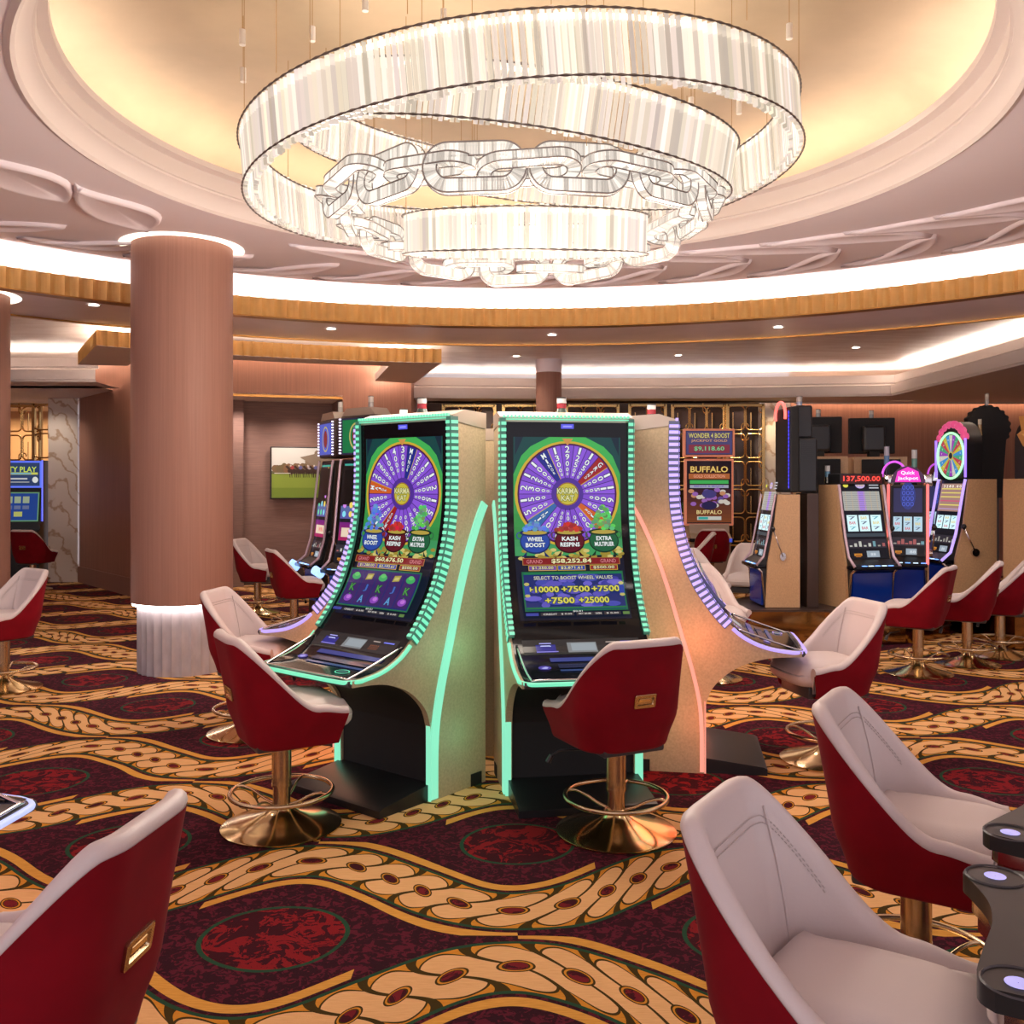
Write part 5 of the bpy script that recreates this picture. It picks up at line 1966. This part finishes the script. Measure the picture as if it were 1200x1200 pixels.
# far machine with the buffalo title
t = empty('upright_slot_machine', (3.27, 15.9, 0), 0); tag(t, 'far slot machine with portrait orange-framed screen against the gold lattice', 'slot machine', 'upright slot machines')
mb = MB(); mb.prism([(0, 0), (-.45, 0), (-.45, .62), (-.55, .66), (-.55, .72), (-.35, .80), (-.24, 1.60), (0, 1.60)], -.33, .33, 'x'); mb.build('cabinet_body', M_cap, t)
mb = MB(); mb.rbox(-.41, .41, -.33, -.24, .92, 2.03, .02, 2); mb.build('screen_frame', mat('copper_frame', (.62, .25, .16), .3, .4, emit=(.8, .25, .15), estr=.35), t)
mb = MB(); mb.rbox(-.43, .43, -.33, -.24, 2.06, 2.53, .02, 2); mb.build('top_frame', MATS['copper_frame'], t)
mb = MB(); mb.box(-.15, .15, -.24, -.02, 1.2, 2.4); mb.build('mount', M_black, t)
P = Paint(flatmap(0, -.334, 1.475))
P.rect(-.37, -.52, .37, .52, (.015, .008, .012)); P.grad(-.37, -.50, .37, .05, (.16, .045, .015), (.03, .01, .02))
P.text('BUFFALO', 0, .38, .10, (.70, .50, .14), w=.62, outline=(.1, .02, 0)); P.rect(-.34, .22, .34, .31, (.35, .10, .03)); P.text('GOLD COLLECTION', 0, .265, .05, (.7, .3, .2), w=.52)
P.rect(-.32, .14, .32, .20, (.05, .35, .08)); P.rect(-.32, .07, .32, .12, (.3, .3, .38)); P.text('MINOR & MAJOR', 0, .095, .03, (.1, .05, .4), w=.5)
for i in range(26): P.ell(random.uniform(-.33, .33), random.uniform(-.22, .05), .05, .035, random.choice([(.25, .1, .35), (.1, .06, .22), (.45, .2, .1), (.5, .45, .4)]), 10)
P.ell(0, -.03, .12, .07, (.05, .04, .16)); P.ell(0, -.22, .13, .07, (.02, .015, .06))
P.text('BUFFALO', 0, -.33, .065, (.70, .55, .25), w=.42, outline=(.1, .02, 0)); P.rect(-.20, -.46, .20, -.40, (.45, .45, .4)); P.rect(-.18, -.45, -.02, -.41, (.03, .3, .28))
P.build('screen', M_screen, t)
P = Paint(flatmap(0, -.334, 2.295))
P.rect(-.39, -.20, .39, .20, (.02, .01, .02)); P.rect(-.38, -.19, .38, .19, (.06, .05, .14)); P.text('WONDER 4 BOOST', 0, .12, .08, (.55, .52, .18), w=.68, outline=(.1, .02, .02)); P.text('JACKPOT GOLD', 0, .03, .05, (.6, .3, .12), w=.6)
P.rect(-.34, -.17, .34, -.03, (.20, .03, .05)); P.text('$9,118.60', 0, -.10, .08, (.15, .55, .25), w=.5)
P.build('top_screen', M_screen, t)
mb = MB(); mb.box(-.36, .36, -.56, -.35, .66, .72); mb.build('button_deck', M_gloss, t)
P = Paint(flatmap(.25, -.562, .69)); P.rect(-.1, -.03, .08, .03, (.05, .08, .5)); P.build('card_reader', M_screen, t)

# far left poker machine
t = empty('poker_machine', (-8.12, 15.7, 0), R(8)); tag(t, 'far left video poker machine with two blue-bordered screens', 'slot machine')
mb = MB(); mb.prism([(0, 0), (-.45, 0), (-.48, .68), (-.60, .72), (-.60, .80), (-.45, .86), (-.34, 1.60), (-.3, 2.0), (0, 2.0)], -.36, .36, 'x'); mb.build('cabinet_body', M_black, t)
P = Paint(flatmap(0, -.36, 1.77)); P.rect(-.37, -.22, .37, .22, (.10, .16, .85)); P.rect(-.33, -.19, .33, .19, (.01, .03, .10)); P.text('FIFTY PLAY', 0, .08, .09, (.50, .60, .06), w=.56, outline=(.0, .05, .1)); P.rect(-.30, -.005, .30, .03, (.5, .5, .08)); P.rect(-.2, .002, .2, .022, (.05, .3, .5))
for sx in (-1, 1): P.ell(sx * .26, -.09, .045, .05, (.6, .62, .6))
P.rect(-.14, -.085, .14, -.06, (.45, .45, .45)); P.rect(-.17, -.135, .17, -.12, (.35, .35, .35))
P.build('top_screen', M_screen, t)
P = Paint(flatmap(0, -.43, 1.24, R(8))); P.rect(-.34, -.24, .34, .24, (.10, .22, .12)); P.rect(-.32, -.22, .32, .22, (.01, .04, .20))
for i in range(3):
    P.rect(-.17 + i * .13, .06, -.07 + i * .13, .17, (.25, .30, .20)); P.rect(-.17 + i * .13, -.04, -.07 + i * .13, .02, (.10, .12, .22))
P.rect(-.04, -.16, .09, -.08, (.35, .36, .10))
P.build('main_screen', M_screen, t)
mb = MB(); mb.rbox(-.36, .36, -.66, -.46, .77, .81, .01, 2); mb.build('button_deck', M_gloss, t)
P = Paint(lambda u, v, h: (u, -.56 + v, .812 + h))
for i in range(6): P.rect(-.30 + i * .1, -.03, -.24 + i * .1, .02, random.choice([(.6, .62, .6), (.15, .3, .9), (.6, .3, .1)]))
P.build('buttons', M_screen2, t)
mb = MB()
for sx in (-1, 1): mb.box(sx * .37 - .008, sx * .37 + .008, -.37, -.35, 1.0, 2.0)
mb.build('blue_edge_light', glow('edge_blue', (.12, .15, 1), 1.3), t)

# left bank of two tall machines behind the left curved one


def tall_machine(x, y, th, label, tint):
    t = upright(x, y, th, label, zb=.25, W=.56, style='fruit', ledk='metal', zt=1.88, sidem=M_brown, lever=True)
    mb = MB(); mb.rbox(-.27, .27, -.36, -.10, 1.91, 2.36, .02, 2); mb.build('top_box', M_brown, t, smooth=40)
    P = Paint(flatmap(0, -.364, 2.13)); P.rect(-.25, -.20, .25, .20, (.02, .02, .05)); P.rect(-.23, -.18, .23, .18, tint); P.ring(0, 0, .12, .15, .02, (.45, .40, .12)); P.ell(0, 0, .07, .10, (.40, .35, .08) if tint[1] < .1 else (.2, .02, .02)); P.build('top_screen', M_screen, t)
    mb = MB()
    for sx in (-1, 1):
        for i in range(12): mb.rbox(sx * .275 - .012, sx * .275 + .012, -.375, -.355, 1.94 + i * .034, 1.955 + i * .034, .003, 1)
    mb.build('bulb_strip', glow('bulb_white', (.75, .7, 1), 1.8), t)
    mb = MB(); mb.prism([(-.27, 2.36), (.27, 2.36), (.20, 2.44), (-.20, 2.44)], -.34, -.10, 'y'); mb.build('top_cap', M_cap, t)
    mb = MB(); mb.tube([(-.30, -.60, .62), (-.30, -.70, .68)], .05, 12); mb.build('cup_light', glow('cup_blue', (.3, .5, 1), 1.5), t)
    candle(t, .05, -.2, 2.44, .13, .03, ((.55, .52, .48), (.4, .38, .36)))
    return t


tall_machine(-1.86, 11.15, -62, 'tall machine with blue top screen, the farther of two behind the left curved machine', (.06, .10, .50))
tall_machine(-1.46, 10.50, -40, 'tall machine with green top screen partly hidden by the left curved machine', (.01, .16, .05))
t = empty('machine_stand', (-1.64, 11.0, 0), R(-50)); tag(t, 'low dark stand under the two tall machines at left', 'stand')
mb = MB(); mb.box(-.70, .70, -.45, .15, 0, .245); mb.build('stand_body', M_brown, t)

# ================================================================ ELECTRONIC TABLE AT THE RIGHT EDGE


def station(x, y, rz, label, z=.75):
    t = empty('gaming_terminal', (x, y, 0), R(rz)); tag(t, label, 'gaming table', 'electronic table stations')
    # curved armrest rail: C-shaped, opening to +X
    def outline(w0, w1):
        return [(-.05, -.27), (-.075, -.23), (-.06, -.13), (-.035, 0), (-.035, .10), (-.06, .19), (-.075, .24), (-.05, .285), (.0, .295), (.12, .285), (.16, .26), (.50, .26), (.50, -.26), (.16, -.26), (.10, -.28), (.0, -.275)]
    ol = [tuple(p) for p in cmr(outline(0, 0) + [outline(0, 0)[0]], 4)][:-1]
    mb = MB(); mb.prism(ol, z - .04, z, 'z'); mb.build('armrest_rail', M_black, t, smooth=30)
    c = Vector((.2, 0)); o2_ = [tuple(c + (Vector(p) - c) * .94) for p in ol]
    mb = MB(); mb.prism(o2_, z - .075, z - .042, 'z'); mb.build('chrome_band', M_chrome, t, smooth=30)
    o3_ = [tuple(c + (Vector(p) - c) * .90) for p in ol]
    mb = MB(); mb.prism(o3_, z - .11, z - .076, 'z'); mb.build('red_skirt', mat('dark_red_lacquer', (.12, .008, .01), .2), t, smooth=30)
    mb = MB(); mb.prism([(.05, -.19), (.04, -.1), (.04, .12), (.05, .19), (.46, .19), (.46, -.19)], z + .001, z + .006, 'z'); mb.build('glass_top', mat('pale_glass', (.55, .45, .34), .06), t)  # pale beige reflection is put into the base colour
    for yy in (-.235, .24):
        mb = MB(); mb.lathe([(.055, z + .001), (.058, z + .004), (.061, z + .001)], 24, ctr=(-.012, yy)); rg = mb.build('cup_ring', M_dgrey, t)
        mb = MB(); mb.lathe([(.001, z + .002), (.022, z + .002)], 20, ctr=(-.012, yy)); mb.build('button_light', glow('call_button', (.40, .40, .85), .6), rg)
    mb = MB(); mb.rbox(.30, .48, -.2, .2, 0, z - .11, .02, 2); mb.build('pedestal', M_dgrey, t)
    return t


station(.965, 1.81, -23, 'dark curved armrest station at the bottom right edge with a pale glass top')
station(1.376, 2.463, -40, 'dark rounded table corner with small blue button above the nearer armrest station at right')
